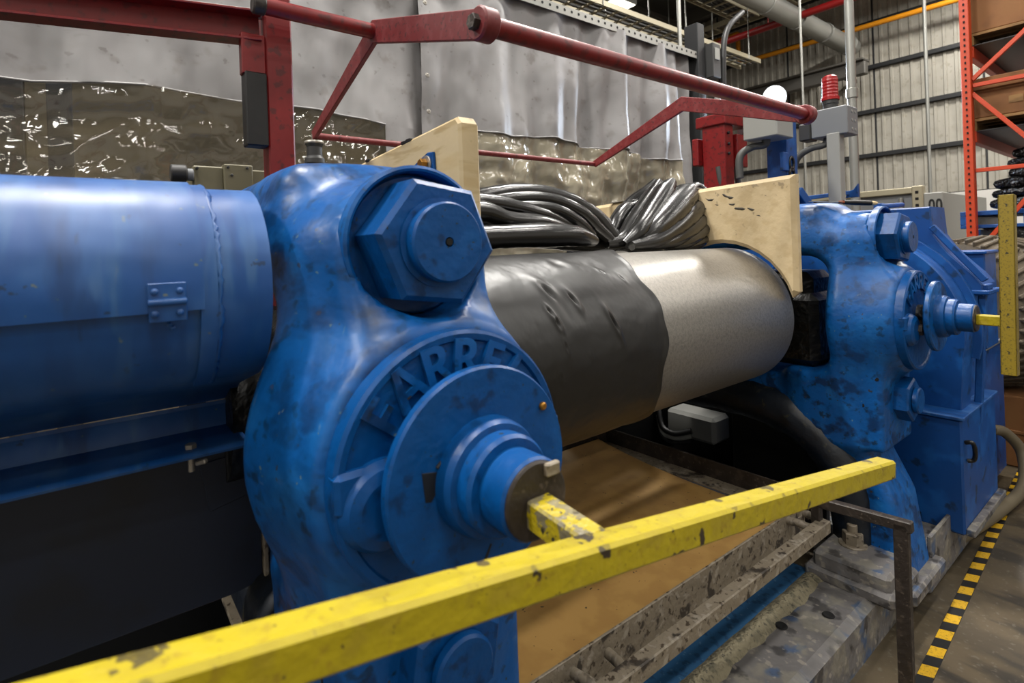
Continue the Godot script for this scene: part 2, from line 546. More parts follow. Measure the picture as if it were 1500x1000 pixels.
	flatmat("beige", Color(0.42, 0.40, 0.31), 0.5)
	flatmat("grey_box", Color(0.43, 0.44, 0.45), 0.5)
	flatmat("grey_light", Color(0.55, 0.55, 0.53), 0.5)
	flatmat("grey_dark", Color(0.16, 0.16, 0.16), 0.5)
	flatmat("hole", Color(0.012, 0.012, 0.014), 0.9)
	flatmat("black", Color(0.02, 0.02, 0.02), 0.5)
	flatmat("brass", Color(0.62, 0.44, 0.18), 0.35, 0.8)
	flatmat("zinc", Color(0.60, 0.58, 0.55), 0.4, 0.6)
	flatmat("copper", Color(0.55, 0.28, 0.16), 0.4, 0.6)
	flatmat("cable", Color(0.26, 0.26, 0.25), 0.6)
	flatmat("hose", Color(0.38, 0.34, 0.26), 0.6)
	flatmat("tape_black", Color(0.05, 0.047, 0.042), 0.5)
	mat("tape_yellow", paint(512, Color(0.74, 0.58, 0.07), [[20, 5, 0.6, 0.8, Color(0.5, 0.4, 0.1), 0.6], [60, 3, 0.74, 0.8, Color(0.2, 0.17, 0.1), 0.6]], 177), 3.0, 0.5)
	flatmat("pink", Color(0.24, 0.14, 0.13), 0.6)
	flatmat("smear", Color(0.22, 0.20, 0.17), 0.6)
	flatmat("mark", Color(0.015, 0.05, 0.10), 0.6)
	var rl := flatmat("red_lens", Color(0.55, 0.02, 0.04), 0.3)
	var gl := flatmat("glow", Color(0.9, 0.9, 0.9), 0.4)
	gl.emission_enabled = true
	gl.emission = Color(1.0, 0.97, 0.90)
	gl.emission_energy_multiplier = 5.0
	var gw := flatmat("glow_cold", Color(0.9, 0.9, 0.9), 0.4)
	gw.emission_enabled = true
	gw.emission = Color(0.86, 0.92, 1.0)
	gw.emission_energy_multiplier = 14.0

# ------------------------------------------------------------------ scene
func _ready() -> void:
	# camera: level, lens shifted down (upright verticals), slight roll
	var cam := Camera3D.new()
	cam.name = "camera"
	add_child(cam)
	var at := CameraAttributesPhysical.new()
	at.frustum_focal_length = 20.0
	at.frustum_focus_distance = 1.75
	at.frustum_near = 0.05
	at.frustum_far = 100.0
	at.exposure_aperture = 5.2
	cam.attributes = at
	var th := atan2(1010.0, 790.0)
	var fwd := V(cos(th), 0, -sin(th))
	cam.position = V(0, 1.45, 0)
	cam.basis = Basis(fwd, deg_to_rad(2.0)) * Basis.looking_at(fwd)
	cam.set_frustum(1000.0 / 790.0 * 0.05, Vector2(0, -135.0 / 790.0 * 0.05), 0.05, 100.0)
	cam.current = true
	# environment: a closed hall, nothing but its lamps
	var we := WorldEnvironment.new()
	we.name = "environment"
	var env := Environment.new()
	env.background_mode = Environment.BG_COLOR
	env.background_color = Color(0.02, 0.02, 0.022)
	env.tonemap_mode = Environment.TONE_MAPPER_LINEAR
	env.tonemap_exposure = 1.02
	env.sdfgi_enabled = true
	env.ssao_enabled = true
	env.ssil_enabled = true
	we.environment = env
	add_child(we)
	make_materials()
	hall_lights()
	hall()
	mill_frames()
	rolls()
	guard()
	safety_frame()
	boards()
	tray_and_bed()
	far_machinery()
	curtains()
	back_of_hall()
	rack()
	small_things()

func hall_lights() -> void:
	var k := 0
	var rows := {-8.0: "row behind the grey curtain", -2.4: "row over the mill", 0.6: "row over the aisle", 2.6: "second row over the aisle", 4.6: "row beyond the aisle", 6.6: "row by the front wall"}
	var xs := [-4.7, -0.1, 4.3, 8.9, 12.6]
	for x in xs:
		for z in rows:
			if x > 8.0 and z < -7.0:
				continue
			var y := 6.9
			var e: float = {-8.0: 9.0, -2.4: 36.0, 0.6: 9.5, 2.6: 5.5, 4.6: 5.0, 6.6: 3.5}[z]
			var where: String = ["first", "second", "third", "fourth", "fifth"][xs.find(x)]
			var row: String = rows[z]
			var t := thing("ceiling_light", V(x, y, z), "white high-bay panel light, %s lamp of the %s" % [where, row], "ceiling light", "high-bay ceiling lights")
			var st := new_st()
			cbox(st, V(x - 0.62, y, z - 0.22), V(x + 0.62, y + 0.09, z + 0.22), 0.01)
			cyl(st, V(x, y + 0.08, z), V(x, 8.2, z), 0.012)
			part("housing", st, M.grey_light, t)
			st = new_st()
			cbox(st, V(x - 0.58, y - 0.012, z - 0.18), V(x + 0.58, y, z + 0.18), 0.004)
			part("diffuser", st, M.glow, t)
			var l := AreaLight3D.new()
			l.name = "lamp"
			l.area_size = Vector2(1.16, 0.36)
			l.light_energy = e
			l.light_color = Color(1.0, 0.985, 0.96)
			l.shadow_enabled = true
			l.area_range = 40.0
			l.area_attenuation = 2.0
			l.rotation = V(-PI / 2, 0, 0)
			l.position = V(0, -0.02, 0)
			t.add_child(l)
			k += 1

func hall() -> void:
	var st := new_st()
	cbox(st, V(-8.3, -0.3, -12.3), V(15.6, 0, 8.3), 0.004)
	struct("floor", st, M.concrete)
	st = new_st()
	cbox(st, V(-8.3, 8.2, -12.3), V(15.6, 8.5, 8.3), 0.004)
	var ce := struct("ceiling", st, M.roof)
	for i in 9:
		st = new_st()
		var x := -6.0 + i * 2.5
		cbox(st, V(x - 0.09, 7.85, -12), V(x + 0.09, 8.2, 8), 0.01)
		part("roof_beam", st, M.roof_steel, ce)
	for i in 11:
		st = new_st()
		var z := -11.0 + i * 1.8
		cbox(st, V(-8, 7.72, z - 0.05), V(15.2, 7.85, z + 0.05), 0.01)
		part("purlin", st, M.roof_steel, ce)
	st = new_st()
	cbox(st, V(-8.3, 0, -12.3), V(-8, 8.2, 8.3), 0.004)
	struct("wall_left", st, M.plaster)
	st = new_st()
	cbox(st, V(-8, 0, 8), V(15.3, 8.2, 8.3), 0.004)
	struct("wall_front", st, M.plaster)
	st = new_st()
	cbox(st, V(-8, 0, -12.3), V(15.3, 8.2, -12), 0.004)
	struct("wall_rear", st, M.rear_wall)
	# end wall: white blockwork below, ribbed cladding between dark girts above
	st = new_st()
	cbox(st, V(15.0, 0, -12), V(15.3, 2.36, 8), 0.004)
	var w := struct("wall_back", st, M.plaster)
	var sheet := new_st()
	var prof := []
	for i in 5:
		var z0 := i * 0.2
		prof.append_array([Vector2(z0, 0), Vector2(z0 + 0.12, 0), Vector2(z0 + 0.135, -0.028), Vector2(z0 + 0.185, -0.028)])
	prof.append(Vector2(1.0, 0))
	for i in prof.size() - 1:
		var a: Vector2 = prof[i]
		var b: Vector2 = prof[i + 1]
		quad(sheet, V(a.y, 0, a.x), V(b.y, 0, b.x), V(b.y, 1.03, b.x), V(a.y, 1.03, a.x), V(-1, 0, 0))
		quad(sheet, V(0.05, 0, a.x), V(0.05, 0, b.x), V(0.05, 1.03, b.x), V(0.05, 1.03, a.x), V(1, 0, 0))
	var sm := sheet.commit()
	for r in 6:
		for c in 14:
			var o := inst("cladding_panel", sm, M.clad, w)
			o.position = V(15.05, 2.38 + r * 1.06, -10.85 + c * 1.01)
		st = new_st()
		cbox(st, V(14.93, 2.36 + r * 1.06 - 0.05, -11), V(15.08, 2.36 + r * 1.06 + (0.0 if r == 0 else 0.05), 4), 0.008)
		if r > 0:
			part("girt", st, M.girt, w)
	for c in 15:
		st = new_st()
		cbox(st, V(15.02, 2.36, -10.86 + c * 1.01), V(15.06, 8.2, -10.83 + c * 1.01), 0.003)
		part("seam_post", st, M.girt if c % 2 == 0 else M.clad, w)
	st = new_st()
	cbox(st, V(15.1, 0, -12), V(15.3, 8.2, 8.3), 0.004)
	part("backing", st, M.girt, w)

# signed distance of one side frame casting; x measured from its middle plane
func frame_sd(p: Vector3) -> float:
	var y := p.y
	var z := p.z
	var ax := absf(p.x)
	var t := clampf((-0.775 - z) / 0.30, 0, 1)
	var hr := lerpf(0.129, 0.196, smoothstep(0.0, 1.0, t))
	var head := sqrt(p.x * p.x + (y - 1.438) * (y - 1.438)) - hr
	head = smax(head, z + 0.775, 0.03)
	head = smax(head, -1.12 - z, 0.03)
	head = smax(head, y - 1.612 + 0.16 * maxf(0.0, z + 0.98), 0.05)
	var cap := sd_box(p, V(0, 1.52, -1.3), V(0.165, 0.095, 0.36), 0.05)
	var col := sd_box(p, V(0, 1.05, -0.985), V(0.165, 0.45, 0.145), 0.06)
	var tb := clampf((-0.68 - z) / 0.2, 0, 1)
	var boss := (sqrt(p.x * p.x + (y - 1.143) * (y - 1.143)) - lerpf(0.196, 0.248, tb)) * 0.97
	boss = smax(boss, z + 0.70, 0.02)
	boss = smax(boss, -1.10 - z, 0.03)
	var lb := sqrt(p.x * p.x + (y - 0.83) * (y - 0.83)) - 0.115
	lb = smax(lb, z + 0.765, 0.03)
	lb = smax(lb, -1.05 - z, 0.03)
	var q := Vector2(z, y)
	var leg := sd_seg2(q, Vector2(-1.02, 0.82), Vector2(-0.93, 0.62), 0.10, 0.095)
	leg = minf(leg, sd_seg2(q, Vector2(-0.93, 0.62), Vector2(-0.825, 0.42), 0.095, 0.088))
	leg = minf(leg, sd_seg2(q, Vector2(-0.825, 0.42), Vector2(-0.80, 0.16), 0.088, 0.10))
	leg = smin(leg, sd_seg2(q, Vector2(-0.98, 0.80), Vector2(-1.7, 0.775), 0.10, 0.085), 0.06)
	var ex := Vector2(leg, ax - 0.135) + Vector2(0.03, 0.03)
	leg = ex.max(Vector2.ZERO).length() + minf(maxf(ex.x, ex.y), 0.0) - 0.03
	var lowcol := sd_box(p, V(0, 0.84, -0.90), V(0.163, 0.20, 0.145), 0.02)
	var d := smin(head, cap, 0.05)
	d = smin(d, col, 0.09)
	d = smin(d, boss, 0.10)
	d = smin(d, smin(lowcol, lb, 0.04), 0.06)
	d = smin(d, leg, 0.04)
	# opening that holds the bearing block
	d = smax(d, -sd_box(p, V(0, 1.165, -1.62), V(0.5, 0.235, 0.69), 0.09), 0.05)
	# counterbore for the tie-rod nut
	var cb := maxf(sqrt(p.x * p.x + (y - 1.464) * (y - 1.464)) - 0.116, -0.812 - z)
	return maxf(d, -cb)

func mill_frames() -> void:
	var X := 0.42
	var t := thing("mill_housing", V(X, 0, -0.95), "blue cast side frame nearest the camera, with the lettered end plate", "mill casting", "mill side castings")
	var st := nets(frame_sd, V(-0.28, 0.1, -1.66), V(0.28, 1.66, -0.64), 0.0115)
	var body := inst("casting", st.commit(), M.cast_blue, t)
	body.position = V(0, 0, 0.95)
	var zx := Transform3D(Basis(), V(X, 1.464, 0))
	st = new_st()
	lathe(st, [Vector2(0.0, -0.811), Vector2(0.115, -0.811), Vector2(0.1155, -0.785), Vector2(0.118, -0.777), Vector2(0.122, -0.775), Vector2(0.127, -0.778), Vector2(0.128, -0.80)], zx, 64)
	part("nut_recess", st, M.cast_blue, t)
	st = new_st()
	lathe(st, [Vector2(0.0, -0.806), Vector2(0.112, -0.806), Vector2(0.113, -0.80), Vector2(0.110, -0.797), Vector2(0, -0.797)], zx, 64)
	part("washer", st, M.plate_blue, t)
	st = new_st()
	hex(st, V(X, 1.464, -0.80), V(X, 1.464, -0.713), 0.104, 52.0)
	part("tie_rod_nut", st, M.plate_blue, t)
	st = new_st()
	lathe(st, [Vector2(0.068, -0.714), Vector2(0.068, -0.71), Vector2(0.060, -0.709), Vector2(0.0605, -0.69), Vector2(0.0575, -0.686), Vector2(0.0075, -0.686), Vector2(0.006, -0.70), Vector2(0, -0.70)], zx, 48)
	part("tie_rod_end", st, M.plate_blue, t)
	st = new_st()
	cyl(st, V(X, 1.464, -0.70), V(X, 1.464, -0.6855), 0.0055, 0.0005, 16)
	part("centre_hole", st, M.hole, t)
	# lower tie rod
	st = new_st()
	lathe(st, [Vector2(0.0, -0.757), Vector2(0.105, -0.757), Vector2(0.107, -0.765), Vector2(0.107, -0.78)], Transform3D(Basis(), V(X, 0.83, 0)), 48)
	part("washer", st, M.plate_blue, t)
	st = new_st()
	hex(st, V(X, 0.83, -0.758), V(X, 0.83, -0.70), 0.085, 20.0)
	part("tie_rod_nut", st, M.plate_blue, t)
	st = new_st()
	cyl(st, V(X, 0.83, -0.70), V(X, 0.83, -0.68), 0.05, 0.004)
	part("tie_rod_end", st, M.plate_blue, t)
	# lettered end plate
	st = new_st()
	lathe(st, [Vector2(0.0, -0.678), Vector2(0.174, -0.678), Vector2(0.177, -0.673), Vector2(0.186, -0.672), Vector2(0.191, -0.677), Vector2(0.192, -0.72)], Transform3D(Basis(), V(X, 1.143, 0)), 72)
	var plate := part("end_plate", st, M.plate_blue, t)
	var font := SystemFont.new()
	font.font_names = PackedStringArray(["Droid Sans"])
	font.font_weight = 700
	var word := "FARREL"
	for i in 6:
		var a := deg_to_rad(-53.0 + i * 19.0)
		letter(word[i], V(X + sin(a) * 0.149, 1.143 + cos(a) * 0.149, -0.677), -a, 0.058, font, plate, M.cast_blue, 0.013)
	for s in [-1.0, 1.0]:
		st = new_st()
		var c := V(X + s * 0.125, 1.120, -0.70)
		lathe(st, [Vector2(0.062, 0.0), Vector2(0.060, 0.03), Vector2(0.052, 0.044), Vector2(0.038, 0.05), Vector2(0, 0.05)], Transform3D(Basis(), c), 40)
		bar(st, c + V(0.03 * s, 0.0, 0.02), c + V(0.03 * s, 0.055, 0.02), 0.07, 0.03, 0.01, V(0, 0, 1))
		part("bolt_lug", st, M.plate_blue, t)
		st = new_st()
		hex(st, c + V(-0.03 * s, 0.0, 0.04), c + V(-0.03 * s, 0.0, 0.062), 0.022, 10)
		part("bolt_head", st, M.rust_steel, t)
	# drilled holes on the flank facing the rolls and on the outer flank
	for p in [V(0, 0.921, -0.869), V(0, 0.924, -0.819), V(0, 0.927, -0.775), V(0, 0.867, -0.92), V(0, 0.870, -0.832), V(0, 0.816, -0.929), V(0, 0.812, -0.88), V(0, 0.817, -0.826), V(0, 0.756, -0.965), V(0, 0.760, -0.906)]:
		st = new_st()
		cyl(st, V(X - 0.166, p.y, p.z), V(X - 0.12, p.y, p.z), 0.0085, 0.001, 14)
		part("drilled_hole", st, M.hole, t)
	# bearing housing behind the column
	st = new_st()
	cbox(st, V(X - 0.12, 0.93, -1.62), V(X + 0.12, 1.33, -1.02), 0.03)
	cbox(st, V(X - 0.15, 0.93, -1.52), V(X + 0.15, 1.24, -0.99), 0.03)
	part("bearing_block", st, M.grease, t)
	# foot pad on the bed
	st = new_st()
	cbox(st, V(X - 0.2, 0.12, -1.0), V(X + 0.17, 0.17, -0.66), 0.01)
	part("foot", st, M.dirty_bed, t)
	# the rear half, hidden from here
	st = new_st()
	cbox(st, V(X - 0.15, 1.43, -2.5), V(X + 0.15, 1.61, -1.6), 0.04)
	cbox(st, V(X - 0.15, 0.12, -2.5), V(X + 0.15, 1.5, -2.25), 0.04)
	cbox(st, V(X - 0.13, 0.68, -2.4), V(X + 0.13, 0.86, -1.6), 0.04)
	part("rear_column", st, M.dark_blue, t)
	# dark greasy arch rib between the feet
	st = new_st()
	sweep(st, spline([V(X - 0.11, 0.74, -2.3), V(X - 0.11, 0.74, -1.7), V(X - 0.11, 0.745, -1.35), V(X - 0.11, 0.705, -1.12), V(X - 0.11, 0.61, -0.98), V(X - 0.11, 0.46, -0.905), V(X - 0.11, 0.17, -0.885)], 8), [0.085, 0.085, 0.09, 0.092, 0.088, 0.08, 0.07], 20, 1.0, 0.12, 9)
	part("arch_rib", st, M.dark_blue, t)
	copy_of(t, V(2.09, -0.02, 0), "scuffed blue cast side frame at the far end of the rolls, knife lying on it", "mill_housing")
	# adjusting screws with their T handles
	var s := screw(X, "yellow_near")
	st = new_st()
	bar(st, V(1.245, 0.986, -0.40), V(-0.30, 1.242, -0.40), 0.036, 0.036, 0.004)
	part("crossbar", st, M.yellow, s)
	var s2 := screw(2.51, "far")
	st = new_st()
	var a0 := V(2.45, 0.965, -0.41)
	var a1 := V(2.496, 1.577, -0.41)
	var bs := look(a1 - a0, V(0, 0, 1))
	for k in 4:
		var o: Vector3 = bs.x * [0.019, -0.019, 0, 0][k] + bs.y * [0, 0, 0.019, -0.019][k]
		bar(st, a0 + o, a1 + o, 0.004 if k < 2 else 0.042, 0.042 if k < 2 else 0.004, 0.001, V(0, 0, 1))
	part("crossbar", st, M.dirty_yellow, s2)
	st = new_st()
	bar(st, a1 - (a1 - a0).normalized() * 0.03, a1 - (a1 - a0).normalized() * 0.02, 0.034, 0.034, 0.001, V(0, 0, 1))
	part("tube_plug", st, M.hole, s2)

func letter(ch: String, at: Vector3, roll: float, size: float, font: Font, parent: Node3D, m: Material = null, depth := 0.007) -> MeshInstance3D:
	var tm := TextMesh.new()
	tm.text = ch
	tm.font = font
	tm.font_size = 64
	tm.pixel_size = size / 46.0
	tm.depth = depth
	var o := inst("letter", tm, m if m else M.plate_blue, parent)
	o.transform = Transform3D(Basis(V(0, 0, 1), roll), at)
	return o

func screw(X: float, which: String) -> Node3D:
	var near := which != "far"
	var t := thing("screw_handle", V(X, 1.143, -0.55), "large blue disc with stepped hub and chipped yellow T-bar reaching towards the camera" if near else "small far blue disc with hub and upright dirty yellow T-bar", "adjusting handle", "roll adjusting handles")
	var xf := Transform3D(Basis(), V(X, 1.143, 0))
	var r := 0.147 if near else 0.132
	var st := new_st()
	lathe(st, [Vector2(0, -0.632), Vector2(r - 0.004, -0.632), Vector2(r, -0.628), Vector2(r, -0.617), Vector2(r - 0.003, -0.613), Vector2(0, -0.613)], xf, 80)
	part("index_disc", st, M.plate_blue if near else M.cast_blue, t)
	st = new_st()
	lathe(st, [Vector2(0.080, -0.614), Vector2(0.078, -0.595), Vector2(0.074, -0.585), Vector2(0.066, -0.583), Vector2(0.066, -0.562), Vector2(0.062, -0.556), Vector2(0.051, -0.556), Vector2(0.051, -0.512), Vector2(0.048, -0.508), Vector2(0, -0.508)], xf, 64)
	part("hub", st, M.plate_blue, t)
	st = new_st()
	lathe(st, [Vector2(0.0475, -0.509), Vector2(0.0475, -0.505), Vector2(0.045, -0.503), Vector2(0, -0.503)], xf, 48)
	part("screw_end", st, M.rust_steel, t)
	st = new_st()
	cyl(st, V(X, 1.143, -0.72), V(X, 1.143, -0.62), 0.04, 0.002)
	part("screw", st, M.grease, t)
	if near:
		st = new_st()
		bar(st, V(X + 0.022, 1.178, -0.505), V(X + 0.022, 1.178, -0.496), 0.022, 0.016, 0.002)
		part("key", st, M.dirty_steel, t)
		st = new_st()
		prism(st, [Vector2(-0.098, 0.028), Vector2(-0.056, 0.020), Vector2(-0.086, -0.012), Vector2(-0.094, -0.010)], Transform3D(Basis(), V(X, 1.143, -0.6135)), 0.0015, 0.0004)
		part("arrow_mark", st, M.mark, t)
		st = new_st()
		sweep(st, spline([V(X - 0.076, 1.172, -0.613), V(X - 0.066, 1.182, -0.613), V(X - 0.058, 1.190, -0.613), V(X - 0.045, 1.196, -0.613)], 4), [0.004, 0.003, 0.004, 0.002], 8, 0.6, 0.3, 3)
		part("scratch_mark", st, M.mark, t)
		st = new_st()
		sweep(st, spline([V(X + 0.005, 1.045, -0.613), V(X - 0.01, 1.02, -0.613), V(X - 0.018, 1.006, -0.613)], 4), [0.0015, 0.0025, 0.003], 8)
		part("scratch_mark", st, M.mark, t)
		st = new_st()
		cyl(st, V(X + 0.105, 1.215, -0.614), V(X + 0.105, 1.215, -0.606), 0.006, 0.002, 12)
		part("pin", st, M.brass, t)
	st = new_st()
	bar(st, V(X, 1.139 if !near else 1.132, -0.506), V(X, 1.139 if !near else 1.123, -0.41), 0.036, 0.036, 0.003)
	part("stem", st, M.worn_yellow if near else M.yellow, t)
	return t

const RY := 1.143
const RZ := -1.263
const RR := 0.281

func rub_edge(a: float) -> float:   # x of the free edge of the rubber blanket by angle (degrees, 90 = top)
	var e := 1.335 + 0.012 * sin(a * 0.09) + 0.006 * sin(a * 0.23 + 1.0)
	if a > 40.0:
		e += 0.065 * smoothstep(40.0, 100.0, a)
	if a < -20.0:
		e += 0.03 * smoothstep(-20.0, -50.0, a)
	return e

func rolls() -> void:
	for k in 2:
		var z := RZ if k == 0 else RZ - 0.60
		var t := thing("mill_roll", V(1.46, RY, z), "bare grey steel front roll with rubber wrapped on its near half" if k == 0 else "steel rear roll hidden behind the folded rubber", "roll", "mill rolls")
		var st := new_st()
		lathe(st, [Vector2(0, 0.59), Vector2(0.24, 0.59), Vector2(RR - 0.006, 0.59), Vector2(RR, 0.596), Vector2(RR, 2.148), Vector2(RR - 0.006, 2.156), Vector2(0.23, 2.156), Vector2(0, 2.156)], Transform3D(look(V(1, 0, 0)), V(0, RY, z)), 128)
		part("barrel", st, M.steel_roll, t)
		st = new_st()
		lathe(st, [Vector2(0.25, 2.15), Vector2(0.25, 2.20), Vector2(0.19, 2.21), Vector2(0.19, 2.38), Vector2(0.15, 2.38), Vector2(0.15, 2.7)], Transform3D(look(V(1, 0, 0)), V(0, RY, z)), 48)
		part("journal", st, M.grease, t)
		st = new_st()
		lathe(st, [Vector2(0, 0.2), Vector2(0.15, 0.2), Vector2(0.15, 0.5), Vector2(0.2, 0.5), Vector2(0.2, 0.6)], Transform3D(look(V(1, 0, 0)), V(0, RY, z)), 48)
		part("journal", st, M.grease, t)
	# rubber blanket on the front roll
	var marks := [[42.0, 0.93, 9.0, 0.020, 0.010], [36.0, 1.0, 7.0, 0.012, 0.009], [30.0, 0.905, 5.0, 0.010, 0.008], [24.0, 0.915, 5.0, 0.008, 0.008], [20.0, 1.115, 9.0, 0.009, 0.011], [12.0, 0.925, 4.0, 0.006, 0.004], [52.0, 1.18, 4.0, 0.008, 0.004], [47.0, 1.24, 4.0, 0.007, 0.004], [5.0, 1.01, 2.0, 0.005, 0.003], [33.0, 0.95, 16.0, 0.03, 0.003], [64.0, 1.05, 10.0, 0.05, 0.004], [-2.0, 0.9, 3.0, 0.006, 0.003]]
	var nz := FastNoiseLite.new()
	nz.seed = 4
	nz.frequency = 1.0
	var f := func(u: float, v: float) -> Vector3:
		var a := lerpf(150.0, -150.0, u)
		var e := rub_edge(a)
		var x := lerpf(0.605, e, v)
		var r := RR + 0.010 + 0.0030 * nz.get_noise_2d(a * 0.03, x * 4.0) + 0.0004 * nz.get_noise_2d(a * 0.03 + 50.0, x * 20.0)
		for m in marks:
			var da: float = (a - m[0]) / m[2]
			var dx: float = (x - m[1] + (a - m[0]) * 0.0016) / m[3]
			var q := da * da + dx * dx
			if q < 6.0:
				r += m[4] * exp(-q) * (1.0 - 1.6 * exp(-q * 3.0))
		var lip := smoothstep(e - 0.035, e - 0.008, x)
		r += 0.004 * lip
		if v > 0.985:
			r = lerpf(r, RR + 0.0005, (v - 0.985) / 0.015)
		var ra := deg_to_rad(a)
		return V(x, RY + sin(ra) * r, RZ + cos(ra) * r)
	var st2 := new_st()
	surf(st2, f, 220, 240, V(0, 0, 1))
	solo("rubber_blanket", st2, M.rubber_sheet, "black rubber sheet wrapped round the near half of the steel roll", "rubber sheet")
	# folded bank of rubber lying in the nip
	var b := thing("rubber_bank", V(1.25, 1.43, -1.45), "low heap of long black rubber folds lying on the near half of the roll", "rubber")
	var strands := [
		[[V(0.80, 1.485, -1.33), V(0.98, 1.490, -1.32), V(1.15, 1.492, -1.30), V(1.28, 1.488, -1.30), V(1.41, 1.470, -1.33)], [0.048, 0.044, 0.047, 0.043, 0.022], 0.85],
		[[V(0.78, 1.565, -1.38), V(0.95, 1.570, -1.37), V(1.05, 1.545, -1.36), V(1.20, 1.535, -1.37), V(1.36, 1.505, -1.40), V(1.48, 1.48, -1.44)], [0.042, 0.045, 0.035, 0.034, 0.030, 0.015], 0.8],
		[[V(0.82, 1.600, -1.44), V(1.0, 1.606, -1.43), V(1.14, 1.590, -1.42), V(1.30, 1.555, -1.42), V(1.45, 1.50, -1.43)], [0.032, 0.033, 0.028, 0.026, 0.02], 0.9],
		[[V(0.85, 1.57, -1.52), V(1.05, 1.63, -1.50), V(1.25, 1.655, -1.49), V(1.42, 1.63, -1.47), V(1.54, 1.565, -1.44), V(1.62, 1.48, -1.42), V(1.72, 1.452, -1.42)], [0.03, 0.032, 0.030, 0.030, 0.032, 0.034, 0.028], 1.0],
		[[V(0.95, 1.59, -1.50), V(1.15, 1.625, -1.47), V(1.32, 1.625, -1.45), V(1.45, 1.58, -1.43), V(1.53, 1.52, -1.42), V(1.60, 1.47, -1.41)], [0.024, 0.024, 0.024, 0.026, 0.026, 0.02], 1.0],
		[[V(1.0, 1.57, -1.46), V(1.18, 1.595, -1.44), V(1.32, 1.585, -1.42), V(1.42, 1.54, -1.41), V(1.49, 1.49, -1.41)], [0.02, 0.022, 0.022, 0.022, 0.018], 1.0],
		[[V(1.2, 1.64, -1.58), V(1.40, 1.655, -1.56), V(1.55, 1.62, -1.53), V(1.65, 1.555, -1.50), V(1.70, 1.49, -1.47)], [0.028, 0.026, 0.025, 0.024, 0.02], 1.0],
		[[V(1.35, 1.63, -1.62), V(1.55, 1.625, -1.60), V(1.68, 1.58, -1.57), V(1.76, 1.51, -1.53)], [0.022, 0.022, 0.022, 0.02], 1.0],
		[[V(0.8, 1.52, -1.50), V(1.1, 1.53, -1.50), V(1.4, 1.50, -1.50), V(1.7, 1.46, -1.50)], [0.06, 0.07, 0.06, 0.04], 1.0],
		[[V(0.75, 1.50, -1.62), V(1.1, 1.56, -1.62), V(1.4, 1.55, -1.62), V(1.8, 1.48, -1.60)], [0.06, 0.06, 0.06, 0.04], 1.0]]
	for i in strands.size():
		var s: Array = strands[i]
		var st := new_st()
		sweep(st, spline(s[0], 9), s[1], 20, s[2], 0.10, i)
		part("rubber_fold", st, M.rubber, b)
	# upright bunch at the far end
	var c := thing("rubber_bundle", V(2.0, 1.43, -1.45), "upright gathered bunch of glossy black rubber in front of the far wooden board", "rubber")
	var folds := [
		[[V(1.651, 1.472, -1.470), V(1.707, 1.544, -1.480), V(1.785, 1.595, -1.500), V(1.897, 1.622, -1.520)], [0.0253, 0.0322, 0.0345, 0.0322], 1.00],
		[[V(1.822, 1.572, -1.540), V(1.880, 1.633, -1.540), V(1.951, 1.675, -1.520), V(2.010, 1.724, -1.500)], [0.0276, 0.0322, 0.0322, 0.0253], 1.00],
		[[V(1.575, 1.461, -1.420), V(1.648, 1.475, -1.400), V(1.738, 1.543, -1.410), V(1.857, 1.631, -1.430), V(1.976, 1.718, -1.460)], [0.023, 0.0322, 0.0391, 0.0391, 0.0207], 1.00],
		[[V(1.635, 1.453, -1.380), V(1.700, 1.505, -1.360), V(1.811, 1.578, -1.380), V(1.934, 1.660, -1.410), V(2.057, 1.727, -1.450)], [0.023, 0.0368, 0.0483, 0.0506, 0.0184], 1.00],
		[[V(1.684, 1.452, -1.370), V(1.768, 1.504, -1.350), V(1.922, 1.584, -1.370), V(2.082, 1.656, -1.410), V(2.197, 1.702, -1.450)], [0.0276, 0.0552, 0.0782, 0.0644, 0.023], 0.90],
		[[V(1.627, 1.447, -1.340), V(1.770, 1.470, -1.320), V(1.973, 1.548, -1.340), V(2.165, 1.620, -1.390), V(2.295, 1.674, -1.450)], [0.0207, 0.0391, 0.0506, 0.046, 0.0184], 0.90],
		[[V(1.704, 1.442, -1.320), V(1.858, 1.463, -1.310), V(2.061, 1.531, -1.340), V(2.245, 1.604, -1.400)], [0.0161, 0.0345, 0.0414, 0.023], 0.85],
		[[V(1.812, 1.434, -1.320), V(1.952, 1.456, -1.310), V(2.123, 1.513, -1.340), V(2.255, 1.566, -1.390)], [0.0138, 0.0299, 0.0322, 0.0161], 0.85],
		[[V(1.927, 1.428, -1.320), V(2.046, 1.448, -1.320), V(2.185, 1.490, -1.360)], [0.0138, 0.0253, 0.0184], 0.90],
		[[V(2.226, 1.680, -1.500), V(2.349, 1.723, -1.520), V(2.398, 1.689, -1.500)], [0.0207, 0.0253, 0.0207], 1.00],
		[[V(1.855, 1.503, -1.470), V(2.011, 1.547, -1.460), V(2.168, 1.595, -1.460)], [0.0598, 0.0874, 0.069], 1.00]]
	for i in folds.size():
		var s: Array = folds[i]
		var st := new_st()
		sweep(st, spline(s[0], 10), s[1], 22, s[2], 0.12, 40 + i)
		part("rubber_fold", st, M.rubber, c)

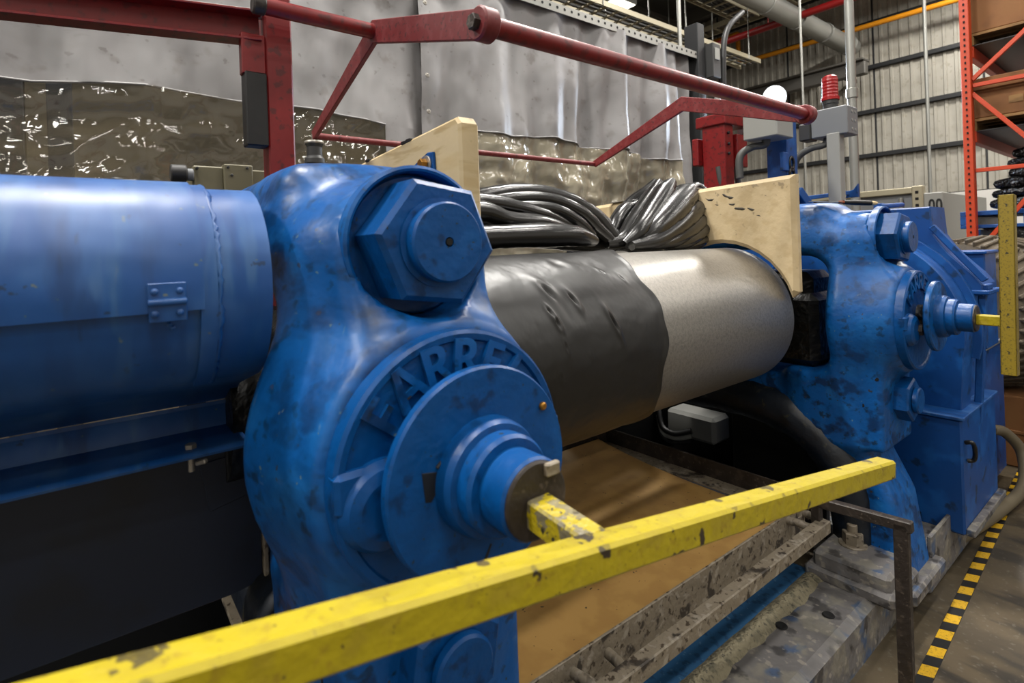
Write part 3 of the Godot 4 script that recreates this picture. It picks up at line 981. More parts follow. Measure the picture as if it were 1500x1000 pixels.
func guard() -> void:
	# rolled sheet cover left of the near frame: profile in (z, y), swept along X
	var gc := Vector2(-1.004, 1.41)
	var R := 0.155
	var t := thing("gear_cover", V(-0.4, 1.1, -1.1), "long blue rolled sheet-metal cover with hinged lid, left of the near frame", "machine cover")
	var prof := []
	for i in 31:
		var a := deg_to_rad(lerpf(150.0, -72.0, i / 30.0))
		prof.append(gc + Vector2(cos(a), sin(a)) * R)
	prof.append(Vector2(-1.10, 1.222))
	prof.append(Vector2(-1.185, 1.178))
	var st := new_st()
	sheet_along_x(st, prof, -2.2, 0.212, 0.006)
	part("shell", st, M.sheet_blue, t)
	st = new_st()
	sheet_along_x(st, [Vector2(-1.178, 1.178), Vector2(-1.19, 1.174), Vector2(-1.188, 1.126), Vector2(-1.182, 1.122), Vector2(-1.068, 1.118), Vector2(-1.062, 1.113)], -2.2, 0.215, 0.007)
	part("flange", st, M.sheet_blue, t)
	# lid: slightly proud sheet over the upper front
	var lid := []
	for i in 26:
		var a := deg_to_rad(lerpf(140.0, -9.5, i / 25.0))
		lid.append(gc + Vector2(cos(a), sin(a)) * (R + 0.010))
	st = new_st()
	sheet_along_x(st, lid, -2.2, 0.122, 0.0045)
	var l := part("lid", st, M.sheet_blue, t)
	# strap and weld bead
	var strap := []
	for i in 26:
		var a := deg_to_rad(lerpf(140.0, -70.0, i / 25.0))
		strap.append(gc + Vector2(cos(a), sin(a)) * (R + 0.006))
	st = new_st()
	sheet_along_x(st, strap, 0.118, 0.139, 0.006)
	part("strap", st, M.sheet_blue, t)
	var bead := []
	var br := []
	var rng := RandomNumberGenerator.new()
	rng.seed = 5
	for i in 70:
		var a := deg_to_rad(lerpf(85.0, -70.0, i / 69.0))
		bead.append(V(0.141 + rng.randf_range(-0.0015, 0.0015), gc.y + sin(a) * (R + 0.001), gc.x + cos(a) * (R + 0.001)))
		br.append(rng.randf_range(0.0025, 0.0065))
	st = new_st()
	sweep(st, bead, br, 8)
	part("weld_bead", st, M.sheet_blue, t)
	# hinge
	st = new_st()
	var hx := Transform3D(Basis(), V(0.078, gc.y - 0.012, gc.x + R + 0.0125))
	box(st, Transform3D(Basis(V(1, 0, 0), 0.0), hx.origin + V(0, 0.013, 0.001)), V(0.043, 0.022, 0.004), 0.001)
	box(st, Transform3D(Basis(V(1, 0, 0), 0.14), hx.origin + V(0.001, -0.015, -0.005)), V(0.043, 0.024, 0.010), 0.001)
	var h := part("hinge", st, M.sheet_blue, t)
	st = new_st()
	cyl(st, hx.origin + V(-0.022, -0.001, 0.003), hx.origin + V(0.022, -0.001, 0.003), 0.0045, 0.001, 16)
	part("hinge_pin", st, M.sheet_blue, h)
	for dx in [-0.014, 0.014]:
		for dy in [0.013, -0.016]:
			st = new_st()
			lathe(st, [Vector2(0.0048, 0), Vector2(0.0042, 0.003), Vector2(0.002, 0.0045), Vector2(0, 0.0048)], Transform3D(Basis(), hx.origin + V(dx, dy, 0.002 if dy > 0 else -0.0005)), 16)
			part("rivet", st, M.sheet_blue, h)
	st = new_st()
	for p in [V(0.081, 0, 0), V(0.085, -0.005, 0)]:
		lathe(st, [Vector2(0.0035, -0.002), Vector2(0.003, 0.002), Vector2(0, 0.0035)], Transform3D(Basis(), V(p.x, gc.y - 0.045 + p.y, gc.x + R * 0.955)), 12)
	part("weld_spatter", st, M.sheet_blue, t)
	# clips on the top edge
	for x in [-0.135, 0.035]:
		st = new_st()
		bar(st, V(x - 0.03, gc.y + R + 0.006, gc.x - 0.01), V(x + 0.025, gc.y + R + 0.009, gc.x - 0.01), 0.03, 0.006, 0.002)
		cyl(st, V(x, gc.y + R + 0.004, gc.x - 0.005), V(x, gc.y + R + 0.014, gc.x - 0.005), 0.008, 0.002, 14)
		part("clip", st, M.grey_dark, t)
	# bolt with washer on the flange lip
	st = new_st()
	cyl(st, V(0.128, 1.119, -1.085), V(0.128, 1.123, -1.085), 0.017, 0.001, 24)
	hex(st, V(0.128, 1.123, -1.085), V(0.128, 1.133, -1.085), 0.0095)
	cyl(st, V(0.128, 1.085, -1.085), V(0.128, 1.112, -1.085), 0.005, 0.001, 12)
	bar(st, V(0.136, 1.097, -1.085), V(0.148, 1.104, -1.065), 0.008, 0.008, 0.002)
	part("flange_bolt", st, M.zinc, t)
	# dark lower guard under the cover
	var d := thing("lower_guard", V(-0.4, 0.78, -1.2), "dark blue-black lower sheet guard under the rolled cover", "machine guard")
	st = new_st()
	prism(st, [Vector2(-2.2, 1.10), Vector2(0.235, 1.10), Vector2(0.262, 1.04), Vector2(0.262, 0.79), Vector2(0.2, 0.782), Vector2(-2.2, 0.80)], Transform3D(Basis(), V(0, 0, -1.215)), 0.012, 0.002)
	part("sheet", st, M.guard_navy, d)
	st = new_st()
	prism(st, [Vector2(0.155, 1.055), Vector2(0.235, 1.062), Vector2(0.245, 0.975), Vector2(0.170, 0.960)], Transform3D(Basis(), V(0, 0, -1.204)), 0.005, 0.001)
	part("patch_plate", st, M.guard_navy, d)
	st = new_st()
	cbox(st, V(0.262, 0.80, -1.30), V(0.272, 1.08, -1.19), 0.002)
	cyl(st, V(0.262, 0.925, -1.20), V(0.285, 0.925, -1.20), 0.006, 0.001, 12)
	cyl(st, V(0.262, 0.90, -1.20), V(0.285, 0.90, -1.20), 0.006, 0.001, 12)
	part("end_bracket", st, M.dirty_steel, d)

func sheet_along_x(st: SurfaceTool, prof: Array, x0: float, x1: float, thick: float) -> void:
	# prof: (z,y) points; smooth along the profile, thickness inwards, with end caps
	var n := prof.size()
	var nor := []
	for i in n:
		var d: Vector2 = (prof[mini(i + 1, n - 1)] - prof[maxi(i - 1, 0)]).normalized()
		nor.append(Vector2(-d.y, d.x))
	var mid: Vector2 = prof[n / 2]
	# outward: away from the profile's chord middle
	var cm: Vector2 = (prof[0] + prof[n - 1]) * 0.5
	if nor[n / 2].dot(mid - cm) < 0.0:
		for i in n:
			nor[i] = -nor[i]
	for i in n - 1:
		var a: Vector2 = prof[i]
		var b: Vector2 = prof[i + 1]
		var na := V(0, nor[i].y, nor[i].x)
		var nb := V(0, nor[i + 1].y, nor[i + 1].x)
		var p0 := V(x0, a.y, a.x)
		var p1 := V(x1, a.y, a.x)
		var p2 := V(x1, b.y, b.x)
		var p3 := V(x0, b.y, b.x)
		tri(st, p0, p1, p2, na, na, nb)
		tri(st, p0, p2, p3, na, nb, nb)
		var ia := na * thick
		var ib := nb * thick
		tri(st, p0 - ia, p1 - ia, p2 - ib, -na, -na, -nb)
		tri(st, p0 - ia, p2 - ib, p3 - ib, -na, -nb, -nb)
		quad(st, p1, p2, p2 - ib, p1 - ia, V(1, 0, 0))
		quad(st, p0, p3, p3 - ib, p0 - ia, V(-1, 0, 0))
	for e in [0, n - 1]:
		var a: Vector2 = prof[e]
		var na := V(0, nor[e].y, nor[e].x) * thick
		var d: Vector2 = prof[0] - prof[1] if e == 0 else prof[n - 1] - prof[n - 2]
		quad(st, V(x0, a.y, a.x), V(x1, a.y, a.x), V(x1, a.y, a.x) - na, V(x0, a.y, a.x) - na, V(0, d.y, d.x))

func safety_frame() -> void:
	var t := thing("safety_bar", V(1.3, 1.86, -1.4), "red tubular safety bar frame reaching over the rolls on two bent flat arms", "safety bar")
	var P := Vector2(-0.86, 1.893)
	var E := Vector2(-1.36, 2.048)
	var L := Vector2(-1.88, 1.865)
	for x in [0.62, 2.02]:
		var st := new_st()
		var poly := bent([P, E, L], 0.030)
		prism(st, poly, Transform3D(Basis(V(0, 0, 1), V(0, 1, 0), V(-1, 0, 0)), V(x + 0.007, 0, 0)), 0.014, 0.002)
		part("arm", st, M.red_dusty, t)
		st = new_st()
		cyl(st, V(x - 0.016, P.y, P.x), V(x + 0.022, P.y, P.x), 0.034, 0.004, 32)
		part("clevis", st, M.red_dusty, t)
		st = new_st()
		hex(st, V(x - 0.03, P.y, P.x), V(x - 0.014, P.y, P.x), 0.016)
		part("pivot_bolt", st, M.rust_steel, t)
	var st := new_st()
	cyl(st, V(0.64, P.y, P.x), V(2.05, P.y, P.x), 0.0205, 0.003, 28)
	part("front_tube", st, M.red, t)
	st = new_st()
	cyl(st, V(0.62, L.y, L.x), V(2.02, L.y, L.x), 0.0115, 0.002, 20)
	part("rear_tube", st, M.red_dusty, t)
	st = new_st()
	cyl(st, V(0.33, E.y, E.x), V(0.63, E.y, E.x), 0.020, 0.003, 28)
	part("pivot_tube", st, M.red, t)
	st = new_st()
	cyl(st, V(0.315, E.y, E.x), V(0.345, E.y, E.x), 0.023, 0.004, 24)
	part("end_cap", st, M.rust_steel, t)
	# rubber buffer under the near corner
	var b := thing("rubber_buffer", V(0.62, 1.76, -1.88), "small grey-black rubber buffer under the near lower corner of the red bar", "buffer")
	st = new_st()
	lathe(st, [Vector2(0, 1.845), Vector2(0.028, 1.845), Vector2(0.030, 1.835), Vector2(0.025, 1.825), Vector2(0.026, 1.795), Vector2(0.033, 1.785), Vector2(0.034, 1.770), Vector2(0.028, 1.765), Vector2(0, 1.765)], Transform3D(look(V(0, 1, 0)), V(0.62, 0, -1.88)), 28)
	part("body", st, M.grey_dark, b)
	st = new_st()
	lathe(st, [Vector2(0.031, 1.836), Vector2(0.033, 1.840), Vector2(0.031, 1.846), Vector2(0.02, 1.848)], Transform3D(look(V(0, 1, 0)), V(0.62, 0, -1.88)), 28)
	cyl(st, V(0.62, 1.845, -1.88), V(0.62, 1.872, -1.88), 0.008, 0.002, 12)
	part("collar", st, M.zinc, b)
	st = new_st()
	cyl(st, V(0.615, 1.57, -1.95), V(0.615, 1.766, -1.88), 0.014, 0.002, 12)
	part("stud", st, M.black_steel, b)
	# tall red post, horizontal beam and the black channel hung on it
	var p := thing("red_post", V(0.39, 0, -1.45), "tall bright red square steel post rising behind the near frame", "post")
	st = new_st()
	cbox(st, V(0.357, 0.0, -1.48), V(0.421, 4.6, -1.42), 0.004)
	part("post", st, M.red, p)
	for y in [1.92, 2.06]:
		st = new_st()
		hex(st, V(0.357, y, -1.45), V(0.349, y, -1.45), 0.008)
		part("bolt", st, M.zinc, p)
	var bm := thing("red_beam", V(0, 1.97, -1.5), "dark red steel channel beam running left from the red post", "beam")
	st = new_st()
	var q := V(0.352, 2.057, -1.435)
	var dv := V(-0.974, -0.012, -0.225).normalized()
	bar(st, q, q + dv * 2.2, 0.05, 0.006, 0.001)
	bar(st, q + V(0, -0.034, -0.02), q + V(0, -0.034, -0.02) + dv * 2.2, 0.006, 0.075, 0.001)
	bar(st, q + V(0, -0.07, 0), q + V(0, -0.07, 0) + dv * 2.2, 0.05, 0.006, 0.001)
	part("channel", st, M.red, bm)
	st = new_st()
	cbox(st, V(0.302, 1.90, -1.45), V(0.356, 2.0, -1.42), 0.002)
	part("bracket", st, M.red, bm)
	var cw := new_st()
	cbox(cw, V(0.307, 1.725, -1.46), V(0.357, 1.906, -1.415), 0.003)
	solo("counterweight", cw, M.black_steel, "black steel block hung on the left face of the red post", "counterweight")

func bent(pts: Array, hw: float) -> Array:   # outline of a bent flat bar through three points
	var l := []
	var r := []
	for i in pts.size():
		var a: Vector2 = (pts[i] - pts[maxi(i - 1, 0)]).normalized() if i > 0 else (pts[1] - pts[0]).normalized()
		var b: Vector2 = (pts[mini(i + 1, pts.size() - 1)] - pts[i]).normalized() if i < pts.size() - 1 else a
		var n := (Vector2(-a.y, a.x) + Vector2(-b.y, b.x)).normalized()
		var k := hw / maxf(0.4, n.dot(Vector2(-a.y, a.x)))
		if i == 2:
			k = hw * 0.55
		l.append(pts[i] + n * k)
		r.append(pts[i] - n * k)
	r.reverse()
	return l + r

func arc2(c: Vector2, r: float, a0: float, a1: float, n: int) -> Array:
	var out := []
	for i in n + 1:
		var a := deg_to_rad(lerpf(a0, a1, float(i) / n))
		out.append(c + Vector2(cos(a), sin(a)) * r)
	return out

func boards() -> void:
	# cheek boards standing on the front roll, outline in (z, y)
	var xb := Basis(V(0, 0, 1), V(0, 1, 0), V(-1, 0, 0))
	var c := Vector2(RZ, RY)
	var t := thing("guide_board", V(0.63, 1.4, -1.3), "pale wooden guide board behind the near blue frame", "wooden board", "wooden guide boards")
	var out := [Vector2(-1.95, 1.68), Vector2(-0.948, 1.73), Vector2(-0.935, 1.715), Vector2(-0.935, 1.28)]
	out.append_array(arc2(c, RR + 0.018, 22.0, 118.0, 16))
	out.append(Vector2(-1.55, 1.41))
	out.append(Vector2(-1.95, 1.50))
	var st := new_st()
	prism(st, out, Transform3D(xb, V(0.655, 0, 0)), 0.05, 0.006)
	part("board", st, M.wood, t)
	st = new_st()
	prism(st, [Vector2(-1.30, 1.60), Vector2(-1.06, 1.672), Vector2(-1.035, 1.67), Vector2(-1.03, 1.60), Vector2(-1.03, 1.52), Vector2(-1.30, 1.52)], Transform3D(xb, V(0.605, 0, 0)), 0.008, 0.002)
	var br := part("bracket", st, M.plate_blue, t)
	st = new_st()
	cyl(st, V(0.597, 1.645, -1.06), V(0.593, 1.645, -1.06), 0.020, 0.001, 24)
	part("washer", st, M.zinc, br)
	st = new_st()
	hex(st, V(0.593, 1.645, -1.06), V(0.578, 1.645, -1.06), 0.0125, 15)
	part("bolt", st, M.brass, br)
	st = new_st()
	for q in [[-1.16, 1.7205], [-1.185, 1.719], [-1.40, 1.708]]:
		cbox(st, V(0.603, q[1] - 0.006, q[0] - 0.012), V(0.635, q[1] + 0.0015, q[0] + 0.012), 0.001)
	part("burn_mark", st, M.black, t)
	var f := thing("guide_board", V(2.13, 1.4, -1.3), "scuffed pale wooden guide board with black smears by the far frame", "wooden board", "wooden guide boards")
	out = [Vector2(-2.05, 1.66), Vector2(-0.945, 1.699), Vector2(-0.945, 1.25)]
	out.append_array(arc2(c, RR + 0.022, 16.0, 118.0, 10))
	out.append(Vector2(-1.55, 1.42))
	out.append(Vector2(-2.05, 1.50))
	st = new_st()
	prism(st, out, Transform3D(xb, V(2.16, 0, 0)), 0.055, 0.016)
	part("board", st, M.wood_scuffed, f)
	var rng := RandomNumberGenerator.new()
	rng.seed = 12
	for q in [[-1.22, 1.655, 0.05], [-1.27, 1.62, 0.03], [-1.17, 1.60, 0.05], [-1.12, 1.585, 0.03], [-1.30, 1.645, 0.035], [-1.20, 1.615, 0.03], [-1.09, 1.555, 0.02], [-1.33, 1.60, 0.03], [-1.06, 1.63, 0.015], [-1.38, 1.63, 0.02]]:
		st = new_st()
		var pts := []
		for k in 4:
			pts.append(V(2.1055 + q[2] * 0.10, q[1] + rng.randf_range(-0.2, 0.2) * q[2] - k * q[2] * 0.12, q[0] + (k / 3.0 - 0.5) * q[2] * 1.6))
		sweep(st, spline(pts, 4), [0.002, q[2] * 0.14, q[2] * 0.18, 0.002], 8, 0.9, 0.5, int(q[2] * 900.0))
		part("rubber_smear", st, M.smear, f)
	st = new_st()
	bar(st, V(2.125, 1.69, -1.36), V(2.125, 1.668, -1.86), 0.05, 0.004, 0.001)
	part("edge_strip", st, M.zinc, f)

func tray_and_bed() -> void:
	# drip tray with brown sheet
	var t := thing("drip_tray", V(1.4, 0.36, -1.45), "dirty steel drip tray under the front roll, lined with brown sheet", "tray")
	var st := new_st()
	cbox(st, V(0.3, 0.36, -1.95), V(2.08, 0.375, -0.965), 0.002)
	part("pan", st, M.dirty_steel, t)
	st = new_st()
	var f := func(u: float, v: float) -> Vector3:
		var z := lerpf(-0.982, -1.93, u)
		return V(lerpf(0.35, 2.03, v), 0.41 + 0.05 * pow(u, 3.0) + 0.003 * sin(v * 9.0) - 0.004 * sin(u * PI), z)
	surf(st, f, 24, 24, V(0, 1, 0))
	part("liner", st, M.kraft, t)
	st = new_st()
	bar(st, V(0.3, 0.403, -0.975), V(2.09, 0.403, -0.945), 0.008, 0.11, 0.002)
	part("front_wall", st, M.dirty_steel, t)
	st = new_st()
	bar(st, V(2.075, 0.418, -0.94), V(2.075, 0.418, -1.95), 0.09, 0.006, 0.002)
	part("end_lip", st, M.dirty_steel, t)
	st = new_st()
	bar(st, V(2.12, 0.44, -0.94), V(2.12, 0.44, -1.97), 0.008, 0.11, 0.002)
	part("end_wall", st, M.rust_steel, t)
	st = new_st()
	cbox(st, V(0.3, 0.36, -1.97), V(2.12, 0.52, -1.955), 0.002)
	part("rear_wall", st, M.rust_steel, t)
	for x in [0.94, 2.02]:
		st = new_st()
		sweep(st, spline([V(x - 0.06, 0.435, -0.945), V(x - 0.055, 0.438, -0.905), V(x - 0.038, 0.43, -0.872), V(x + 0.038, 0.425, -0.872), V(x + 0.055, 0.425, -0.905), V(x + 0.06, 0.425, -0.945)], 5), [0.0135], 12)
		part("grab_handle", st, M.dirty_steel, t)
	# rail frame in front of the tray
	var r := thing("rail_frame", V(1.9, 0, -0.7), "brown angle-iron rail frame round the front of the tray, standing on the floor", "rail frame")
	st = new_st()
	bar(st, V(0.2, 0.455, -0.862), V(2.02, 0.455, -0.842), 0.036, 0.008, 0.002)
	bar(st, V(0.2, 0.437, -0.845), V(2.02, 0.437, -0.826), 0.006, 0.04, 0.001)
	part("long_rail", st, M.dirty_steel, r)
	st = new_st()
	bar(st, V(2.0, 0.522, -0.87), V(2.0, 0.537, -0.575), 0.03, 0.034, 0.003)
	part("end_rail", st, M.rust_steel, r)
	st = new_st()
	cbox(st, V(1.985, 0.0, -0.625), V(2.015, 0.54, -0.585), 0.003)
	part("post", st, M.rust_steel, r)
	st = new_st()
	cbox(st, V(1.985, 0.40, -0.875), V(2.015, 0.52, -0.845), 0.003)
	part("short_post", st, M.rust_steel, r)
	# bed plate of the mill with its dusty ridge and trough
	var b := thing("mill_bed", V(1.3, 0, -1.3), "dirty blue and grey cast bed plate below the tray", "machine bed")
	st = new_st()
	prism(st, [Vector2(-0.95, 0.0), Vector2(-0.95, 0.146), Vector2(-0.775, 0.152), Vector2(-0.742, 0.14), Vector2(-0.738, 0.0)], Transform3D(Basis(V(0, 0, 1), V(0, 1, 0), V(-1, 0, 0)), V(2.42, 0, 0)), 4.4, 0.006)
	part("bed_flange", st, M.dirty_bed, b)
	st = new_st()
	var g := func(u: float, v: float) -> Vector3:
		var x := lerpf(-1.5, 2.36, v)
		var w := sin(x * 23.0) * 0.004 + sin(x * 61.0) * 0.003
		var zz := lerpf(-1.0, -0.895, u)
		return V(x, 0.14 + 0.026 * pow(sin(u * PI), 1.5) + w * sin(u * PI), zz + w)
	surf(st, g, 10, 120, V(0, 1, 0))
	part("dust_ridge", st, M.dust_ridge, b)
	st = new_st()
	cbox(st, V(-1.5, 0.0, -1.32), V(2.2, 0.150, -0.975), 0.006)
	part("oil_channel", st, M.blue_oil, b)
	st = new_st()
	cbox(st, V(-1.98, 0.0, -2.7), V(2.9, 0.10, -1.32), 0.01)
	part("bed_web", st, M.dark_blue, b)
	st = new_st()
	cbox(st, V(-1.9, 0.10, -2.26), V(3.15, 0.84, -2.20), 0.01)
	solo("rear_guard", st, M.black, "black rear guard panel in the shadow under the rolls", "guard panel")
	# pad with anchor bolt
	st = new_st()
	cbox(st, V(2.18, 0.14, -0.96), V(2.42, 0.245, -0.70), 0.012)
	cbox(st, V(2.16, 0.14, -0.985), V(2.44, 0.19, -0.685), 0.012)
	part("foot_pad", st, M.dirty_bed, b)
	st = new_st()
	cyl(st, V(2.33, 0.24, -0.87), V(2.33, 0.252, -0.87), 0.05, 0.003, 28)
	hex(st, V(2.33, 0.25, -0.87), V(2.33, 0.295, -0.87), 0.036, 12)
	cyl(st, V(2.33, 0.29, -0.87), V(2.33, 0.325, -0.87), 0.018, 0.003, 20)
	part("anchor_nut", st, M.dirty_steel, b)
	st = new_st()
	for p in [V(1.97, 0.152, -0.82), V(1.80, 0.151, -0.90), V(2.22, 0.15, -0.80)]:
		lathe(st, [Vector2(0.020, 0), Vector2(0.017, 0.003), Vector2(0.008, 0.001), Vector2(0, 0.0)], Transform3D(look(V(0, 1, 0)), p), 18)
	part("bolt_hole", st, M.hole, b)
	# end plate of the bed under the far frame
	var e := new_st()
	cbox(e, V(2.62, 0.09, -1.0), V(2.93, 0.17, -0.705), 0.006)
	cbox(e, V(2.63, 0.10, -0.71), V(2.955, 0.235, -0.695), 0.004)
	solo("bed_end_plate", e, M.dirty_bed, "dusty grey plate end of the bed beside the far frame leg", "bed plate")
	e = new_st()
	cbox(e, V(2.75, 0.17, -0.90), V(2.98, 0.215, -0.80), 0.006)
	solo("steel_block", e, M.grease, "small dark steel block lying on the bed beside the far frame leg", "steel block")
	# hazard tape on the floor
	var hz := thing("hazard_tape", V(3.2, 0, -0.6), "yellow and black striped hazard tape on the concrete floor", "floor tape")
	var a := V(1.6, 0, -0.565)
	var d := V(1, 0, -0.047).normalized()
	var n := V(0.047, 0, 1).normalized()
	st = new_st()
	box(st, Transform3D(Basis(d, V(0, 1, 0), n), a + d * 3.2 + V(0, 0.0006, 0)), V(6.4, 0.0012, 0.044), 0.0003)
	part("tape", st, M.tape_black, hz)
	for i in 52:
		st = new_st()
		var x := 0.03 + i * 0.1215
		prism(st, [Vector2(x, -0.021), Vector2(x + 0.062, -0.021), Vector2(x + 0.078, 0.021), Vector2(x + 0.016, 0.021)], Transform3D(Basis(d, n, V(0, 1, 0)), a + V(0, 0.001, 0)), 0.0014, 0.0003)
		part("stripe", st, M.tape_yellow, hz)

func far_machinery() -> void:
	var yz := Basis(V(0, 0, 1), V(0, 1, 0), V(-1, 0, 0))
	# half-round gear guard beyond the far frame
	var g := thing("gear_guard", V(3.05, 0.3, -1.1), "large half-round blue gear guard behind the far frame", "gear guard")
	var out := arc2(Vector2(-1.12, 1.0), 0.475, -12.0, 180.0, 40)
	out.append(Vector2(-1.595, 0.45))
	out.append(Vector2(-0.68, 0.45))
	var st := new_st()
	prism(st, out, Transform3D(yz, V(3.16, 0, 0)), 0.15, 0.004)
	part("drum", st, M.far_blue, g)
	st = new_st()
	var rim := arc2(Vector2(-1.12, 1.0), 0.505, -14.0, 180.0, 40)
	var inn := arc2(Vector2(-1.12, 1.0), 0.47, 180.0, -14.0, 40)
	prism(st, rim + inn, Transform3D(yz, V(3.175, 0, 0)), 0.03, 0.002)
	part("rim", st, M.far_blue, g)
	# gearbox housing with sloping shoulders
	var h := thing("gearbox", V(3.3, 0.4, -1.1), "tall blue gearbox housing with sloping shoulder behind the round guard", "gearbox")
	st = new_st()
	prism(st, [Vector2(-2.0, 0.45), Vector2(-2.0, 1.60), Vector2(-0.80, 1.585), Vector2(-0.79, 1.45), Vector2(-0.74, 1.365), Vector2(-0.645, 1.26), Vector2(-0.615, 1.215), Vector2(-0.615, 1.165), Vector2(-0.68, 1.165), Vector2(-0.70, 0.45)], Transform3D(yz, V(3.42, 0, 0)), 0.24, 0.006)
	part("housing", st, M.far_blue, h)
	st = new_st()
	bar(st, V(3.16, 1.49, -0.79), V(3.16, 1.235, -0.60), 0.02, 0.03, 0.004)
	bar(st, V(3.22, 1.21, -0.62), V(3.22, 0.50, -0.66), 0.03, 0.03, 0.004)
	part("rib", st, M.far_blue, h)
	st = new_st()
	cbox(st, V(3.17, 1.17, -0.66), V(3.40, 1.19, -0.59), 0.004)
	cbox(st, V(3.19, 1.19, -0.64), V(3.30, 1.215, -0.60), 0.004)
	part("flange", st, M.far_blue, h)
	st = new_st()
	cyl(st, V(3.12, 1.60, -0.98), V(3.42, 1.615, -0.98), 0.012, 0.002, 12)
	hex(st, V(3.3, 1.59, -1.05), V(3.3, 1.625, -1.05), 0.025)
	part("lifting_lug", st, M.far_blue, h)
	# square guard box
	var b := thing("guard_box", V(3.6, 0.9, -0.74), "square blue sheet-metal box right of the gearbox", "machine box")
	st = new_st()
	cbox(st, V(3.50, 0.87, -0.98), V(3.73, 1.352, -0.665), 0.006)
	part("box", st, M.far_blue, b)
	st = new_st()
	cbox(st, V(3.485, 1.345, -0.99), V(3.74, 1.36, -0.655), 0.004)
	part("lid", st, M.far_blue, b)
	st = new_st()
	bar(st, V(3.46, 1.366, -0.97), V(3.50, 1.366, -0.80), 0.03, 0.012, 0.003)
	part("catch", st, M.grey_dark, b)
	st = new_st()
	cbox(st, V(3.55, 0.35, -0.95), V(3.72, 0.875, -0.72), 0.006)
	part("pedestal", st, M.far_blue, b)
	# gearbox plinth
	var p := thing("plinth", V(3.2, 0, -0.9), "low dark blue plinth box on the floor beside the far frame foot", "machine base")
	st = new_st()
	cbox(st, V(2.90, 0.16, -1.55), V(3.50, 0.655, -0.645), 0.008)
	part("box", st, M.far_blue, p)
	st = new_st()
	cbox(st, V(2.885, 0.655, -1.55), V(3.51, 0.67, -0.635), 0.003)
	part("top_plate", st, M.sheet_blue, p)
	st = new_st()
	bar(st, V(2.91, 0.175, -0.63), V(3.50, 0.175, -0.63), 0.03, 0.03, 0.003)
	part("edge_bead", st, M.dirty_bed, p)
	st = new_st()
	bar(st, V(2.895, 0.41, -0.90), V(2.895, 0.65, -0.90), 0.01, 0.02, 0.003)
	part("edge_bead", st, M.far_blue, p)
	st = new_st()
	sweep(st, spline([V(2.93, 0.555, -0.642), V(2.93, 0.56, -0.62), V(2.95, 0.53, -0.615), V(2.96, 0.48, -0.62), V(2.955, 0.47, -0.642)], 5), [0.009], 10)
	part("handle", st, M.grease, p)
	st = new_st()
	cbox(st, V(2.62, 0.0, -1.58), V(3.5, 0.16, -0.70), 0.01)
	part("base_slab", st, M.dirty_bed, p)
	# stepped blue machine beyond
	var m := thing("drive_cabinet", V(4.3, 0, -0.75), "upright narrow blue cabinet behind the plinth, beyond the yellow bar", "machine cabinet")
	st = new_st()
	cbox(st, V(3.78, 0.06, -1.25), V(4.25, 0.82, -0.74), 0.01)
	part("body", st, M.far_blue, m)
	st = new_st()
	bar(st, V(3.80, 0.82, -0.735), V(4.25, 0.82, -0.735), 0.012, 0.02, 0.003)
	part("top_rim", st, M.galv, m)
	# floor hose
	var ho := new_st()
	sweep(ho, spline([V(2.78, 0.03, -0.78), V(3.2, 0.03, -0.72), V(3.62, 0.035, -0.66), V(3.92, 0.08, -0.62), V(4.05, 0.22, -0.64), V(4.0, 0.33, -0.70), V(3.9, 0.36, -0.74)], 8), [0.028], 16)
	solo("floor_hose", ho, M.hose, "tan flexible hose curving along the floor beside the blue plinth", "hose")
	# tractor tyre
	var t := thing("tyre", V(4.75, 0.9, -0.85), "big dusty lugged tyre standing behind the yellow upright bar", "tyre")
	var C := V(4.75, 0.93, -0.90)
	st = new_st()
	lathe(st, [Vector2(0.28, -0.16), Vector2(0.40, -0.19), Vector2(0.46, -0.17), Vector2(0.475, -0.10), Vector2(0.48, 0), Vector2(0.475, 0.10), Vector2(0.46, 0.17), Vector2(0.40, 0.19), Vector2(0.28, 0.16)], Transform3D(look(V(0.75, 0, 0.66)), C), 64)
	part("carcass", st, M.tyre, t)
	var tb := look(V(0.75, 0, 0.66))
	for k in 44:
		for s in [-1.0, 1.0]:
			var a := TAU * (k + (0.25 if s > 0 else 0.0)) / 44.0
			var a2 := a + 0.16
			st = new_st()
			bar(st, C + tb * V(cos(a) * 0.488, sin(a) * 0.488, 0.01 * s), C + tb * V(cos(a2) * 0.468, sin(a2) * 0.468, 0.175 * s), 0.026, 0.036, 0.006, tb * V(cos(a), sin(a), 0))
			part("lug", st, M.tyre, t)
	# blue machine right of the tyre
	var bm := thing("blue_press", V(4.6, 0, -0.3), "light blue machine body at the right edge behind the yellow bar", "machine")
	st = new_st()
	prism(st, [Vector2(-0.50, 0.0), Vector2(-0.50, 0.96), Vector2(-0.44, 1.10), Vector2(-0.36, 1.20), Vector2(-0.2, 1.24), Vector2(0.4, 1.24), Vector2(0.4, 0.0)], Transform3D(yz, V(4.6, 0, 0)), 0.2, 0.01)
	part("body", st, M.far_blue, bm)
	st = new_st()
	cbox(st, V(4.37, 0.86, -0.49), V(4.41, 0.90, 0.3), 0.003)
	part("rail", st, M.galv, bm)
	var ob := new_st()
	cbox(ob, V(4.45, 0.0, -1.15), V(5.1, 0.44, -0.56), 0.01)
	cbox(ob, V(4.44, 0.21, -1.16), V(5.11, 0.23, -0.55), 0.003)
	solo("brown_crate", ob, M.carton, "brown crate under the big tyre, beyond the blue cabinet", "crate")
	st = new_st()
	cbox(st, V(3.17, 0.0, -2.7), V(3.20, 0.78, -1.62), 0.004)
	cbox(st, V(2.56, 0.10, -1.50), V(2.60, 0.66, -1.06), 0.004)
	cbox(st, V(2.6, 0.0, -2.7), V(3.17, 0.03, -1.62), 0.004)
	solo("drive_shield", st, M.black, "black shield plates in the dark below the far frame's arch", "shield")
